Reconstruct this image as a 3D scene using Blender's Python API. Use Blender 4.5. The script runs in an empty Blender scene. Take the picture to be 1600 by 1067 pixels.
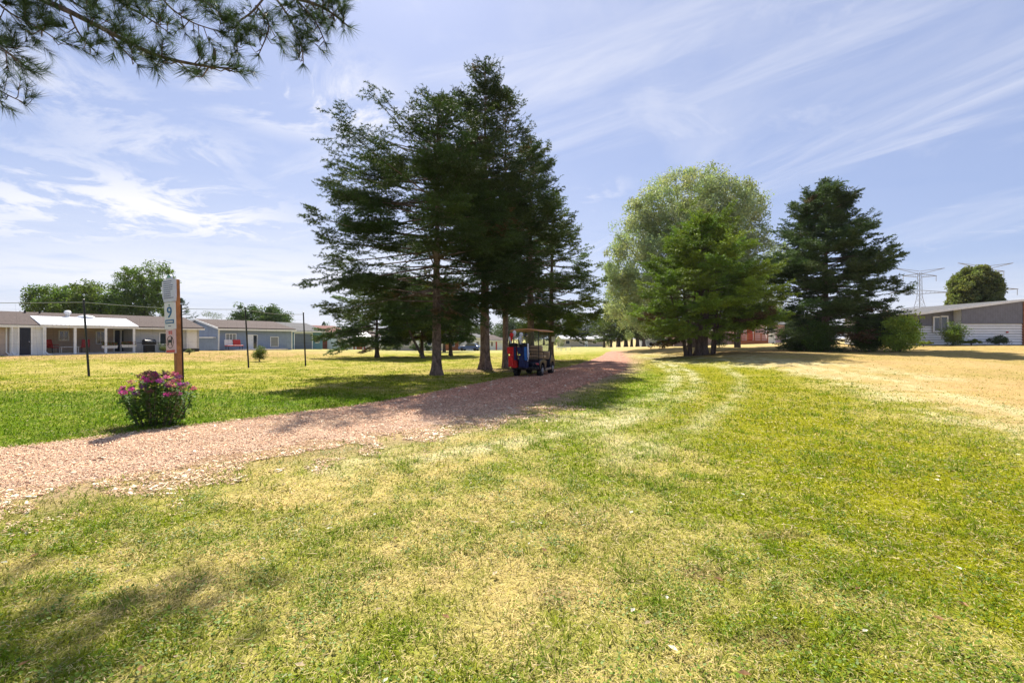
import bpy, math, random
import numpy as np
from math import sin, cos, tan, pi, radians, atan2, sqrt, hypot
from mathutils import Vector, Matrix

# ------------------------------------------------------------------ camera, sky, sun, exposure
SC = bpy.context.scene
COL = SC.collection
CAM_H = 1.55
FPX = 711.0            # focal length in photograph pixels (1600 wide)
HOR = 529.0            # horizon row in the photograph
cam_d = bpy.data.cameras.new('camera')
cam_d.sensor_width = 36.0
cam_d.lens = 36.0 * FPX / 1600.0
cam_d.shift_y = -(533.5 - HOR) / 1600.0
cam_d.clip_start = 0.05
cam_d.clip_end = 3000
cam = bpy.data.objects.new('camera', cam_d)
COL.objects.link(cam)
cam.location = (0, 0, CAM_H)
cam.rotation_euler = (pi / 2, 0, 0)
SC.camera = cam

SUN_AZ, SUN_EL = radians(-14), radians(50)      # azimuth from +Y towards +X
SUN_DIR = Vector((sin(SUN_AZ) * cos(SUN_EL), cos(SUN_AZ) * cos(SUN_EL), sin(SUN_EL)))
sun_d = bpy.data.lights.new('sun', 'SUN')
sun_d.energy = 5.0
sun_d.angle = radians(0.5)
sun_d.color = (1.0, 0.93, 0.82)
sun = bpy.data.objects.new('sun', sun_d)
COL.objects.link(sun)
sun.rotation_euler = SUN_DIR.to_track_quat('Z', 'Y').to_euler()
sun.location = (-20, 60, 80)

SC.view_settings.view_transform = 'Standard'
SC.view_settings.look = 'None'
SC.view_settings.gamma = 1.0
SC.view_settings.exposure = 1.2
SC.cycles.max_bounces = 6
SC.cycles.transparent_max_bounces = 8
SC.cycles.use_denoising = True


class NT:
    """small helper for building node trees"""
    def __init__(self, tree):
        self.t = tree
        self.x = 0

    def n(self, typ, props=None, **ins):
        nd = self.t.nodes.new(typ)
        self.x += 40
        nd.location = (self.x, 0)
        for k, v in (props or {}).items():
            setattr(nd, k, v)
        for k, v in ins.items():
            key = int(k[1:]) if k[0] == 'i' and k[1:].isdigit() else k.replace('_', ' ')
            self.set(nd.inputs[key], v)
        return nd

    def set(self, sock, v):
        if hasattr(v, 'is_output') or isinstance(v, bpy.types.NodeSocket):
            self.t.links.new(v, sock)
        else:
            sock.default_value = v

    def m(self, op, a, b=None, c=None, clamp=False):
        nd = self.t.nodes.new('ShaderNodeMath')
        nd.operation = op
        nd.use_clamp = clamp
        self.set(nd.inputs[0], a)
        if b is not None: self.set(nd.inputs[1], b)
        if c is not None: self.set(nd.inputs[2], c)
        return nd.outputs[0]

    def mix(self, f, a, b, mode='MIX'):
        nd = self.t.nodes.new('ShaderNodeMix')
        nd.data_type = 'RGBA'
        nd.blend_type = mode
        nd.clamp_factor = True
        self.set(nd.inputs[0], f)
        self.set(nd.inputs[6], a if not isinstance(a, tuple) else (*a[:3], 1))
        self.set(nd.inputs[7], b if not isinstance(b, tuple) else (*b[:3], 1))
        return nd.outputs[2]

    def noise(self, vec, scale, detail=4, rough=0.55, dist=0.0):
        nd = self.t.nodes.new('ShaderNodeTexNoise')
        self.set(nd.inputs['Vector'], vec)
        nd.inputs['Scale'].default_value = scale
        nd.inputs['Detail'].default_value = detail
        nd.inputs['Roughness'].default_value = rough
        nd.inputs['Distortion'].default_value = dist
        return nd.outputs['Fac']

    def ramp(self, v, a, b, lo=0.0, hi=1.0):
        nd = self.t.nodes.new('ShaderNodeMapRange')
        nd.interpolation_type = 'SMOOTHSTEP'
        self.set(nd.inputs['Value'], v)
        nd.inputs['From Min'].default_value = a
        nd.inputs['From Max'].default_value = b
        nd.inputs['To Min'].default_value = lo
        nd.inputs['To Max'].default_value = hi
        return nd.outputs['Result']


def sky_world():
    w = bpy.data.worlds.new('World')
    SC.world = w
    w.use_nodes = True
    w.node_tree.nodes.clear()
    T = NT(w.node_tree)
    sky = T.n('ShaderNodeTexSky', dict(sky_type='NISHITA', sun_disc=False, sun_elevation=SUN_EL,
                                        sun_rotation=SUN_AZ, altitude=100, air_density=1.0,
                                        dust_density=1.0, ozone_density=1.6))
    geo = T.n('ShaderNodeTexCoord')
    sp = T.n('ShaderNodeSeparateXYZ', i0=geo.outputs['Generated'])
    X, Y, Z = sp.outputs
    zc = T.m('MAXIMUM', Z, 0.015)
    zz = T.m('ADD', zc, 0.02)
    u = T.m('DIVIDE', X, zz)
    v = T.m('DIVIDE', Y, zz)
    # the cloud layer is laid out on a plane high above the ground: u, v are its coordinates

    def vec(a, b, c=0.0):
        return T.n('ShaderNodeCombineXYZ', i0=a, i1=b, i2=c).outputs[0]

    def blob(px, py, su, sv, rot=0.0):
        """soft mask round the cloud-plane point seen at photo pixel px, py; angles in the dome direction"""
        x, z = (px - 800) / FPX, (HOR - py) / FPX
        L = sqrt(x * x + 1 + z * z)
        u0, v0 = x / L / (z / L + .02), 1 / L / (z / L + .02)
        du = T.m('SUBTRACT', u, u0)
        dv = T.m('SUBTRACT', v, v0)
        c, s = cos(rot), sin(rot)
        a = T.m('ADD', T.m('MULTIPLY', du, c / su), T.m('MULTIPLY', dv, s / su))
        b = T.m('ADD', T.m('MULTIPLY', du, -s / sv), T.m('MULTIPLY', dv, c / sv))
        r = T.m('ADD', T.m('MULTIPLY', a, a), T.m('MULTIPLY', b, b))
        return T.m('EXPONENT', T.m('MULTIPLY', r, -1.0))

    def uv_of(px, py):
        x, z = (px - 800) / FPX, (HOR - py) / FPX
        L = sqrt(x * x + 1 + z * z)
        return x / L / (z / L + .02), 1 / L / (z / L + .02)

    def streak(p, q, w, nscale, seed, lo=.36, hi=.68):
        (u0, v0), (u1, v1) = uv_of(*p), uv_of(*q)
        L = hypot(u1 - u0, v1 - v0)
        cx, sy = (u1 - u0) / L, (v1 - v0) / L
        du, dv = T.m('SUBTRACT', u, u0), T.m('SUBTRACT', v, v0)
        along = T.m('ADD', T.m('MULTIPLY', du, cx), T.m('MULTIPLY', dv, sy))
        across = T.m('ADD', T.m('MULTIPLY', du, -sy), T.m('MULTIPLY', dv, cx))
        ac = T.m('DIVIDE', across, w)
        g = T.m('EXPONENT', T.m('MULTIPLY', T.m('MULTIPLY', ac, ac), -1.0))
        nz = T.noise(vec(T.m('MULTIPLY', along, .55), T.m('MULTIPLY', across, 3.0), seed), nscale, 7, .62, .4)
        return T.m('MULTIPLY', g, T.ramp(nz, lo, hi))

    # thin veil of cirrus everywhere, thicker low down
    n_big = T.noise(vec(T.m('ADD', T.m('MULTIPLY', u, .7), T.m('MULTIPLY', v, .5)), T.m('ADD', T.m('MULTIPLY', v, .35), T.m('MULTIPLY', u, -.9)), 3.1), .8, 8, .6, .6)
    veil = T.ramp(n_big, .38, .85, 0, .75)
    n_mid = T.noise(vec(T.m('MULTIPLY', u, .8), v, 7.7), 1.7, 8, .66, .5)
    wisp = T.ramp(n_mid, .46, .74)
    c = T.m('MULTIPLY', veil, .55)
    # high streaks on the right
    for args in (((1560, -22), (860, 215), .30, 1.1, 1.0, .30, .74), ((1640, 85), (1160, 290), .30, 1.1, 5.0, .30, .74), ((1380, -40), (880, 130), .30, 1.0, 21.0, .36, .72),
                 ((1200, 20), (760, 120), .30, 1.2, 9.0, .40, .85), ((1640, 160), (1300, 255), .13, 1.7, 12.0, .38, .8)):
        c = T.m('MAXIMUM', c, T.m('MULTIPLY', streak(*args), .50))
    # ripples on the left and the patch beside the spruces
    rip = T.noise(vec(T.m('ADD', T.m('MULTIPLY', u, 1.0), T.m('MULTIPLY', v, .35)), T.m('MULTIPLY', v, 1.0), 2.2), 1.9, 9, .68, .6)
    ripm = T.ramp(rip, .38, .58)
    for px, py, su, sv, k in ((480, 160, .34, .30, 1.25), (570, 178, .22, .20, 1.1), (270, 335, .95, 1.1, 1.1), (130, 335, .9, 1.1, .95), (20, 350, 1.3, 1.5, .75),
                              (60, 130, .4, .7, .5), (250, 235, .5, .4, .6), (940, 300, .2, .3, .45)):
        c = T.m('MAXIMUM', c, T.m('MULTIPLY', T.m('MULTIPLY', blob(px, py, su, sv), ripm), k))
    # bank of bright cloud low on the left and along the horizon
    bank = T.m('MULTIPLY', blob(360, 440, 5.6, 3.4), T.ramp(n_mid, .25, .55, .55, 1.0))
    c = T.m('MAXIMUM', c, T.m('MULTIPLY', bank, .9))
    low = T.ramp(Z, .0, .16, .74, 0.0)
    c = T.m('MAXIMUM', c, T.m('MULTIPLY', low, T.ramp(n_mid, .2, .6, .6, 1.0)))
    c = T.m('MAXIMUM', c, T.m('MULTIPLY', T.m('MULTIPLY', wisp, .40), T.ramp(n_big, .35, .6)), clamp=True)
    tint = T.mix(1.0, sky.outputs[0], (.77, .81, .95), 'MULTIPLY')
    hazy = T.mix(.50, tint, (4.5, 5.5, 8.6))
    cloud = T.mix(c, hazy, (8.8, 8.8, 9.3))
    # below the horizon the dome is plain haze
    colr = T.mix(T.ramp(Z, -.03, 0.0), (3.6, 3.9, 4.0), cloud)
    bg = T.n('ShaderNodeBackground', i0=colr, i1=0.05)
    out = T.n('ShaderNodeOutputWorld')
    T.t.links.new(bg.outputs[0], out.inputs[0])


sky_world()

# ------------------------------------------------------------------ numpy noise and terrain
def _hash(ix, iy, s):
    h = (ix.astype(np.int64) * 374761393 + iy.astype(np.int64) * 668265263 + s * 1442695041) & 0x7fffffff
    h = ((h ^ (h >> 13)) * 1274126177) & 0x7fffffff
    return ((h ^ (h >> 16)) & 0xffff) / 65535.0


def vnoise(x, y, s=0):
    x = np.asarray(x, float); y = np.asarray(y, float)
    ix, iy = np.floor(x), np.floor(y)
    fx, fy = x - ix, y - iy
    fx = fx * fx * (3 - 2 * fx); fy = fy * fy * (3 - 2 * fy)
    a = _hash(ix, iy, s); b = _hash(ix + 1, iy, s); c = _hash(ix, iy + 1, s); d = _hash(ix + 1, iy + 1, s)
    return (a * (1 - fx) + b * fx) * (1 - fy) + (c * (1 - fx) + d * fx) * fy


def fbm(x, y, s=0, o=4):
    t, a, n = 0.0, 0.5, 0.0
    c, sn = cos(.6), sin(.6)
    for k in range(o):
        t = t + a * vnoise(x, y, s + 17 * k); n += a
        x, y = (x * c - y * sn) * 2.03, (x * sn + y * c) * 2.03
        a *= .5
    return t / n


def sm(a, b, x):
    t = np.clip((np.asarray(x, float) - a) / (b - a), 0, 1)
    return t * t * (3 - 2 * t)


def terrain(X, Y):
    X = np.asarray(X, float); Y = np.asarray(Y, float)
    z = 0.30 * sm(-12, -30, X) * sm(15, 32, Y)
    z = z + 0.62 * sm(7, 17, X) * sm(12, 27, Y) + 0.38 * sm(22, 36, X) * sm(14, 34, Y)
    r = X / np.maximum(Y, 1.0)
    z = z - 1.25 * sm(45, 115, Y) * (1 - sm(.25, .48, r))
    z = z + 0.05 * (fbm(X * .35, Y * .35, 5, 3) - .5) * sm(1.5, 8, np.hypot(X, Y))
    z = z + 0.30 * (fbm(X * .05 + 9, Y * .05, 8, 2) - .5) * sm(14, 60, np.hypot(X, Y)) * .5
    # shallow grassy bank between path and far fairway on the left
    return z


def tz(x, y):
    return float(terrain(np.array([x]), np.array([y]))[0])


def G(px, py):
    """ground point seen at photo pixel (px, py)"""
    k, s = (px - 800) / FPX, (HOR - py) / FPX
    ys = np.geomspace(1.0, 900, 4000)
    h = CAM_H + s * ys - terrain(k * ys, ys)
    i = np.argmax(h < 0) if (h < 0).any() else len(ys) - 1
    y = ys[i]
    return Vector((k * y, y, tz(k * y, y)))


def PT(px, py, Y):
    return Vector(((px - 800) / FPX * Y, Y, CAM_H + (HOR - py) / FPX * Y))


def on_ground(px, Y):
    x = (px - 800) / FPX * Y
    return Vector((x, Y, tz(x, Y)))


# ------------------------------------------------------------------ materials
MATS = {}


def mat_new(name):
    m = bpy.data.materials.new(name)
    m.use_nodes = True
    m.node_tree.nodes.clear()
    T = NT(m.node_tree)
    out = T.n('ShaderNodeOutputMaterial')
    MATS[name] = m
    return m, T, out


def paint(name, col, rough=.6, var=.12, nscale=6.0, bump=0.0, bscale=40.0, metal=0.0, spec=.4, lap=None, lapdir='Z', lapdark=.35):
    """painted, plastic, wood or metal surface with uneven colour; lap = siding course height"""
    m, T, out = mat_new(name)
    tc = T.n('ShaderNodeTexCoord').outputs['Object']
    nz = T.noise(tc, nscale, 5, .6)
    c0 = tuple(c * (1 - var) for c in col); c1 = tuple(min(1, c * (1 + var)) for c in col)
    c = T.mix(T.ramp(nz, .3, .7), c0, c1)
    hsrc = None
    if lap:
        s = T.n('ShaderNodeSeparateXYZ', i0=tc)
        z = s.outputs[{'X': 0, 'Y': 1, 'Z': 2}[lapdir]]
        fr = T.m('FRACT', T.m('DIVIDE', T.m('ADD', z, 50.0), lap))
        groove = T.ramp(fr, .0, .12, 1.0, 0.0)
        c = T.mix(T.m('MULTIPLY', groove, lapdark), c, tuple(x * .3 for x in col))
        hsrc = T.m('SUBTRACT', 1.0, fr)
    b = T.n('ShaderNodeBsdfPrincipled', Base_Color=c, Roughness=rough, Metallic=metal)
    b.inputs['Specular IOR Level'].default_value = spec
    if bump or lap:
        h = T.noise(tc, bscale, 4, .6) if bump else 0.5
        if hsrc is not None:
            h = T.m('ADD', T.m('MULTIPLY', h, bump), hsrc)
            bp = T.n('ShaderNodeBump', Height=h, Strength=.6, Distance=.03)
        else:
            bp = T.n('ShaderNodeBump', Height=h, Strength=bump, Distance=.02)
        T.t.links.new(bp.outputs[0], b.inputs['Normal'])
    T.t.links.new(b.outputs[0], out.inputs[0])
    return m


def leafmat(name, tint=(1, 1, 1), trans=.35, rough=.55, spec=.25):
    """foliage: colour comes per leaf from the mesh, light also passes through"""
    m, T, out = mat_new(name)
    at = T.n('ShaderNodeAttribute', dict(attribute_name='Col'))
    c = T.mix(1.0, at.outputs['Color'], tint, 'MULTIPLY')
    b = T.n('ShaderNodeBsdfPrincipled', Base_Color=c, Roughness=rough)
    b.inputs['Specular IOR Level'].default_value = spec
    t = T.n('ShaderNodeBsdfTranslucent', Color=T.mix(1.0, c, (1.15, 1.25, .6), 'MULTIPLY'))
    mx = T.n('ShaderNodeMixShader', i0=trans, i1=b.outputs[0], i2=t.outputs[0])
    T.t.links.new(mx.outputs[0], out.inputs[0])
    return m


def barkmat(name, col, scale=7.0, dark=.45, vstretch=.25):
    m, T, out = mat_new(name)
    tc = T.n('ShaderNodeTexCoord').outputs['Object']
    mp = T.n('ShaderNodeMapping', Vector=tc, Scale=(1, 1, vstretch)).outputs[0]
    n1 = T.noise(mp, scale, 8, .7, .3)
    n2 = T.noise(mp, scale * 4, 4, .6)
    f = T.ramp(T.m('ADD', T.m('MULTIPLY', n1, .7), T.m('MULTIPLY', n2, .3)), .36, .64)
    c = T.mix(f, tuple(x * dark for x in col), tuple(min(1, x * 1.3) for x in col))
    b = T.n('ShaderNodeBsdfPrincipled', Base_Color=c, Roughness=.9)
    b.inputs['Specular IOR Level'].default_value = .15
    bp = T.n('ShaderNodeBump', Height=f, Strength=.8, Distance=.03)
    T.t.links.new(bp.outputs[0], b.inputs['Normal'])
    T.t.links.new(b.outputs[0], out.inputs[0])
    return m


def glassmat(name, col=(.03, .04, .05), rough=.06):
    m, T, out = mat_new(name)
    b = T.n('ShaderNodeBsdfPrincipled', Base_Color=(*col, 1), Roughness=rough)
    b.inputs['Specular IOR Level'].default_value = .8
    T.t.links.new(b.outputs[0], out.inputs[0])
    return m


# ------------------------------------------------------------------ objects and meshes
def tag(o, label=None, cat=None, group=None, kind=None):
    if label: o['label'] = label
    if cat: o['category'] = cat
    if group: o['group'] = group
    if kind: o['kind'] = kind
    return o


def empty(name, loc, label, cat, group=None, rz=0.0, rx=0.0, ry=0.0):
    o = bpy.data.objects.new(name, None)
    o.empty_display_size = .3
    o.location = loc
    o.rotation_euler = (rx, ry, rz)
    COL.objects.link(o)
    return tag(o, label, cat, group)


def mk(name, V, F, mat, parent=None, col=None, smooth=False, counts=None):
    """mesh object from numpy arrays; F is (n,k), or flat with per-face counts"""
    me = bpy.data.meshes.new(name)
    V = np.ascontiguousarray(V, dtype=np.float32)
    me.vertices.add(len(V))
    me.vertices.foreach_set('co', V.ravel())
    F = np.asarray(F)
    if counts is None:
        counts = np.full(len(F), F.shape[1], dtype=np.int32)
    fl = np.ascontiguousarray(F.ravel(), dtype=np.int32)
    me.loops.add(len(fl))
    me.loops.foreach_set('vertex_index', fl)
    me.polygons.add(len(counts))
    st = np.zeros(len(counts), dtype=np.int32)
    st[1:] = np.cumsum(counts)[:-1]
    me.polygons.foreach_set('loop_start', st)
    me.update(calc_edges=True)
    if smooth:
        me.polygons.foreach_set('use_smooth', np.ones(len(counts), dtype=bool))
    if col is not None:
        ca = me.color_attributes.new('Col', 'FLOAT_COLOR', 'POINT')
        c4 = np.ones((len(V), 4), dtype=np.float32)
        c4[:, :3] = col
        ca.data.foreach_set('color', c4.ravel())
    me.materials.append(mat)
    o = bpy.data.objects.new(name, me)
    COL.objects.link(o)
    if parent is not None:
        o.parent = parent
    return o


class MB:
    """collects shapes and links them as one mesh"""
    def __init__(self):
        self.v, self.f = [], []

    def add(self, vs, fs, M=None):
        b = len(self.v)
        for p in vs:
            p = Vector(p)
            self.v.append(M @ p if M is not None else p)
        self.f += [tuple(b + i for i in f) for f in fs]
        return self

    def box(self, c, s, rz=0.0, rx=0.0, ry=0.0, taper=1.0):
        x, y, z = s[0] / 2, s[1] / 2, s[2] / 2
        t = taper
        vs = [(-x, -y, -z), (x, -y, -z), (x, y, -z), (-x, y, -z), (-x * t, -y * t, z), (x * t, -y * t, z), (x * t, y * t, z), (-x * t, y * t, z)]
        M = Matrix.Translation(c) @ Matrix.Rotation(rz, 4, 'Z') @ Matrix.Rotation(ry, 4, 'Y') @ Matrix.Rotation(rx, 4, 'X')
        return self.add(vs, [(0, 3, 2, 1), (4, 5, 6, 7), (0, 1, 5, 4), (1, 2, 6, 5), (2, 3, 7, 6), (3, 0, 4, 7)], M)

    def b2(self, a, b):
        c = [(a[i] + b[i]) / 2 for i in range(3)]
        return self.box(c, [abs(b[i] - a[i]) for i in range(3)])

    def tube(self, pts, rad, n=8, cap=True):
        pts = [Vector(p) for p in pts]
        if not hasattr(rad, '__len__'): rad = [rad] * len(pts)
        base = len(self.v)
        up = Vector((0, 0, 1))
        for i, p in enumerate(pts):
            d = (pts[min(i + 1, len(pts) - 1)] - pts[max(i - 1, 0)]).normalized()
            a = d.cross(up) if abs(d.z) < .95 else d.cross(Vector((1, 0, 0)))
            a.normalize()
            b = d.cross(a).normalized()
            for k in range(n):
                t = 2 * pi * k / n
                self.v.append(p + (a * cos(t) + b * sin(t)) * rad[i])
        for i in range(len(pts) - 1):
            for k in range(n):
                a0, a1 = base + i * n + k, base + i * n + (k + 1) % n
                self.f.append((a0, a1, a1 + n, a0 + n))
        if cap:
            self.f.append(tuple(base + k for k in range(n))[::-1])
            self.f.append(tuple(base + (len(pts) - 1) * n + k for k in range(n)))
        return self

    def prism(self, poly, a0, a1, axis='y', M=None):
        """extrude a 2-D polygon along an axis; polygon given in the other two axes"""
        n = len(poly)
        def P(p, a):
            return {'y': (p[0], a, p[1]), 'x': (a, p[0], p[1]), 'z': (p[0], p[1], a)}[axis]
        vs = [P(p, a0) for p in poly] + [P(p, a1) for p in poly]
        fs = [tuple(range(n)), tuple(range(2 * n - 1, n - 1, -1))] + [(i, n + i, n + (i + 1) % n, (i + 1) % n) for i in range(n)]
        return self.add(vs, fs, M)

    def lathe(self, prof, c=(0, 0, 0), n=20, M=None):
        vs, fs = [], []
        for r, z in prof:
            for k in range(n):
                t = 2 * pi * k / n
                vs.append((c[0] + r * cos(t), c[1] + r * sin(t), c[2] + z))
        for i in range(len(prof) - 1):
            for k in range(n):
                a0, a1 = i * n + k, i * n + (k + 1) % n
                fs.append((a0, a1, a1 + n, a0 + n))
        fs.append(tuple(range(n))[::-1]); fs.append(tuple((len(prof) - 1) * n + k for k in range(n)))
        return self.add(vs, fs, M)

    def ball(self, c, r, n=12, sz=1.0):
        prof = [(max(.001, r * sin(pi * i / (n // 2 + 2))), -r * sz * cos(pi * i / (n // 2 + 2))) for i in range(n // 2 + 3)]
        return self.lathe(prof, c, n)

    def build(self, name, mat, parent=None, smooth=False, bevel=0.0, fixn=True):
        me = bpy.data.meshes.new(name)
        me.from_pydata([tuple(p) for p in self.v], [], self.f)
        if fixn:
            import bmesh
            bm = bmesh.new(); bm.from_mesh(me)
            bmesh.ops.recalc_face_normals(bm, faces=bm.faces)
            bm.to_mesh(me); bm.free()
        if smooth:
            for p in me.polygons: p.use_smooth = True
            me.set_sharp_from_angle(angle=radians(40))
        me.materials.append(mat)
        o = bpy.data.objects.new(name, me)
        COL.objects.link(o)
        if parent is not None: o.parent = parent
        if bevel:
            md = o.modifiers.new('bevel', 'BEVEL')
            md.width = bevel; md.segments = 2; md.limit_method = 'ANGLE'; md.angle_limit = radians(40)
        return o


def copy_tree(o, loc=None, rz=None, sc=None, label=None, parent=None, squash=None):
    c = o.copy()
    COL.objects.link(c)
    if parent is not None: c.parent = parent
    if loc is not None: c.location = loc
    if rz is not None: c.rotation_euler.z = rz
    if sc is not None: c.scale = (sc * (squash or 1), sc * (squash or 1), sc)
    if label: c['label'] = label
    for ch in list(o.children):
        copy_tree(ch, parent=c)
    return c

# ------------------------------------------------------------------ ground, path, grass
PATH = np.array([(-16, -4.6), (-9.6, 1.9), (-5.75, 5.75), (-4.1, 7.5), (-2.5, 9.2), (-1.35, 11.0), (-.1, 13.6), (1.5, 17.2), (3.9, 22.6), (6.5, 30.5), (9.2, 41), (10.5, 48)], float)
PW = np.array([1.35, 1.35, 1.42, 1.5, 1.60, 1.68, 1.66, 1.62, 1.65, 1.45, 1.0, .5])


def pdist(X, Y, P, W=None):
    """distance to a polyline, signed (positive on its left), and the width there"""
    X = np.asarray(X, float); Y = np.asarray(Y, float)
    best = np.full(X.shape, 1e9); sg = np.zeros(X.shape); wd = np.zeros(X.shape); tt = np.zeros(X.shape)
    for i in range(len(P) - 1):
        ax, ay = P[i]; dx, dy = P[i + 1] - P[i]
        t = np.clip(((X - ax) * dx + (Y - ay) * dy) / (dx * dx + dy * dy), 0, 1)
        ex, ey = X - ax - t * dx, Y - ay - t * dy
        d = np.hypot(ex, ey)
        m = d < best
        best = np.where(m, d, best)
        sg = np.where(m, np.sign(dx * (Y - ay) - dy * (X - ax)), sg)
        tt = np.where(m, i + t, tt)
        if W is not None: wd = np.where(m, W[i] * (1 - t) + W[i + 1] * t, wd)
    return best * sg, wd, tt


def gline(*pts):
    return np.array([(G(*p).x, G(*p).y) for p in pts])


E_RIGHT = gline((962, 553), (1060, 560), (1170, 574), (1290, 598), (1400, 630), (1500, 666), (1600, 705), (1900, 830))
ARC = gline((1040, 566), (1078, 580), (1092, 598), (1075, 618), (1010, 648), (920, 674), (800, 690), (640, 722))
ARC2 = gline((1010, 560), (1050, 572), (1060, 590), (1030, 612), (965, 636), (880, 655))
ARCB = gline((1022, 566), (1048, 580), (1056, 598), (1030, 622), (960, 652), (860, 680), (760, 702))
ARC4 = gline((1130, 572), (1160, 592), (1150, 625), (1080, 670), (960, 720))
TRACKB = gline((1000, 552), (1120, 562), (1260, 572), (1400, 596), (1700, 668))
ARC3 = gline((1000, 700), (860, 652), (760, 664), (640, 690), (520, 730))
TRACK = gline((960, 553), (1080, 566), (1200, 574), (1310, 592), (1460, 640), (1700, 712))
TRACK2 = gline((1150, 556), (1230, 566), (1330, 572), (1450, 590))
LUSH = gline((960, 566), (1010, 590), (1000, 612), (940, 632))
PALE = gline((1340, 566), (1170, 575), (1020, 557), (950, 552))

C_LUSH = np.array((.130, .225, .008)); C_GREEN = np.array((.215, .270, .014)); C_OLIVE = np.array((.335, .305, .012))
C_STRAW = np.array((.58, .45, .185)); C_TAN = np.array((.62, .385, .20)); C_PALE = np.array((.66, .60, .36))
C_DIRT = np.array((.26, .16, .11)); C_CHIP = np.array((.60, .39, .285))


def lerp(a, b, t):
    t = np.asarray(t)[..., None]
    return a * (1 - t) + b * t


def gcol(X, Y, blade=False):
    """turf colour and its dryness at ground points"""
    sd, w, t = pdist(X, Y, PATH, PW)
    R = np.hypot(X, Y)
    a = fbm(X * .33, Y * .33, 1, 4); b = fbm(X * 1.3, Y * 1.3, 2, 4); c = fbm(X * 4.5, Y * 4.5, 3, 3)
    dry = sm(.34, .66, .34 * a + .36 * b + .30 * c)              # patchy drought
    fine = sm(.35, .65, .55 * c + .45 * b)
    left = (sd > 0) & (Y < 300)
    # right of the path
    g = lerp(C_GREEN, C_OLIVE, sm(.2, 3.5, X - .12 * Y) * .8)
    dr = -.10 + .90 * dry
    # the strip of richer turf running up the right of the middle
    ol = np.exp(-((X - (2.0 + .36 * Y) + 1.6 * (a - .5) + .8 * (b - .5)) / (1.3 + .14 * Y)) ** 2) * sm(1.5, 4, Y)
    dr = dr - .50 * ol * (.4 + .6 * fine)
    # bare, sun-bleached turf close in the middle foreground
    mid = np.exp(-((X + .30) / (1.0 + .16 * Y)) ** 2) * sm(1.2, 3, Y) * (1 - sm(9, 13, Y))
    dr = dr + .12 * mid * (.5 + b)
    fl = np.exp(-((X + 1.7) / 1.2) ** 2 - ((Y - 3.4) / 1.5) ** 2)
    dr = dr + .22 * fl
    e, _, _ = pdist(X, Y, E_RIGHT)
    right = sm(-.6, 1.8, e + 1.4 * (b - .5)) * sm(3, 6, R)
    dr = dr * (1 - right) + right * (.90 - .35 * sm(.42, .66, a))
    col = lerp(g, C_STRAW, np.clip(dr, 0, 1) * .95)
    col = lerp(col, C_GREEN * 1.1, right * sm(.48, .64, .6 * a + .4 * b) * .65)
    col = lerp(col, C_TAN, .88 * np.clip(right * (.62 + .8 * (b - .35)), 0, 1) * .92)
    for P, wd, k in ((ARC, .24, .95), (ARC2, .20, .8), (ARCB, .22, .85), (ARC3, .40, .6), (ARC4, .25, .6), (TRACK, .8, .7), (TRACKB, .45, .8), (TRACK2, 1.0, .6)):
        d, _, _ = pdist(X, Y, P)
        col = lerp(col, C_PALE, np.exp(-(d / wd) ** 2) * k * np.clip(.15 + 1.2 * fine * sm(.25, .6, b + .25 * a), 0, 1))
    d, _, _ = pdist(X, Y, LUSH)
    lu = np.exp(-(d / 1.0) ** 2) * .8
    col = lerp(col, C_LUSH * 1.15, lu * (1 - .5 * dry))
    # left of the path: watered turf beside it, then the yellow fairway and its brown margin
    yl = 13.3 + 1.2 * (b - .5) + .9 * (a - .5) + np.minimum(0, X + 9) * .14
    near = 1 - sm(yl - .9, yl + .9, Y + .10 * X + .8)
    lf = lerp(C_OLIVE * 1.12, C_STRAW, np.clip(.12 + .62 * dry, 0, 1))
    lf = lerp(lf, C_GREEN, .62 * (1 - dry))
    lf = lerp(lf, C_TAN * .85, sm(25, 30, Y - .12 * (X + 30)) * sm(-10, -22, X) * (.45 + .5 * fine) * (1 - sm(44, 60, Y)))
    nl = lerp(C_LUSH, C_GREEN, .15 + .6 * sm(.35, .65, .6 * b + .4 * c))
    nl = lerp(nl, C_STRAW, .28 * dry)
    lf = lerp(lf, nl, near)
    lm = sm(-.3, .5, sd + .6 * (b - .5))
    col = lerp(col, lf, lm)
    # far fairway bleached by distance of drought
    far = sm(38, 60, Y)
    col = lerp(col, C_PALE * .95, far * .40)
    # brown needle litter under the spruces and mulch patches
    for (cx, cy, rx, ry, k) in ((-1.4, 22.2, 2.6, 1.3, .85), (.8, 22.6, 2.2, 1.2, .8), (-4.65, 14.35, .55, .22, .9), (2.6, 32, 2.2, 1.6, .7), (11.9, 32.2, 5, 2.2, .45),
                                (20.5, 33, 5, 2, .7), (-6.55, 7.75, .8, .45, .75), (.3, 2.75, .16, .12, .5), (1.25, 3.0, .14, .10, .6), (2.1, 3.6, .3, .10, .6), (1.35, 2.35, .2, .1, .6)):
        q = ((X - cx) / rx) ** 2 + ((Y - cy) / ry) ** 2 + 1.2 * (c - .5)
        col = lerp(col, C_DIRT, np.exp(-np.clip(q, 0, 9) ** 2) * k)
    # chips trodden into the turf at the path's edge
    edge = 1 - sm(w - .15, w + 1.35, np.abs(sd) + 1.3 * (b - .5) + .7 * (c - .5) + .7 * (a - .5))
    edge = np.where(sd > 0, 1 - sm(w - .15, w + .12, np.abs(sd) + .25 * (c - .5)), edge)
    edge = edge * (t > .05)
    col = lerp(col, lerp(C_CHIP * .92, C_DIRT * 1.5, .5 * fine), edge * .85)
    col = col * (.86 + .28 * c)[..., None] * .79
    return col, np.clip(dr, 0, 1), sd, w, edge, right, near * lm


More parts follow.
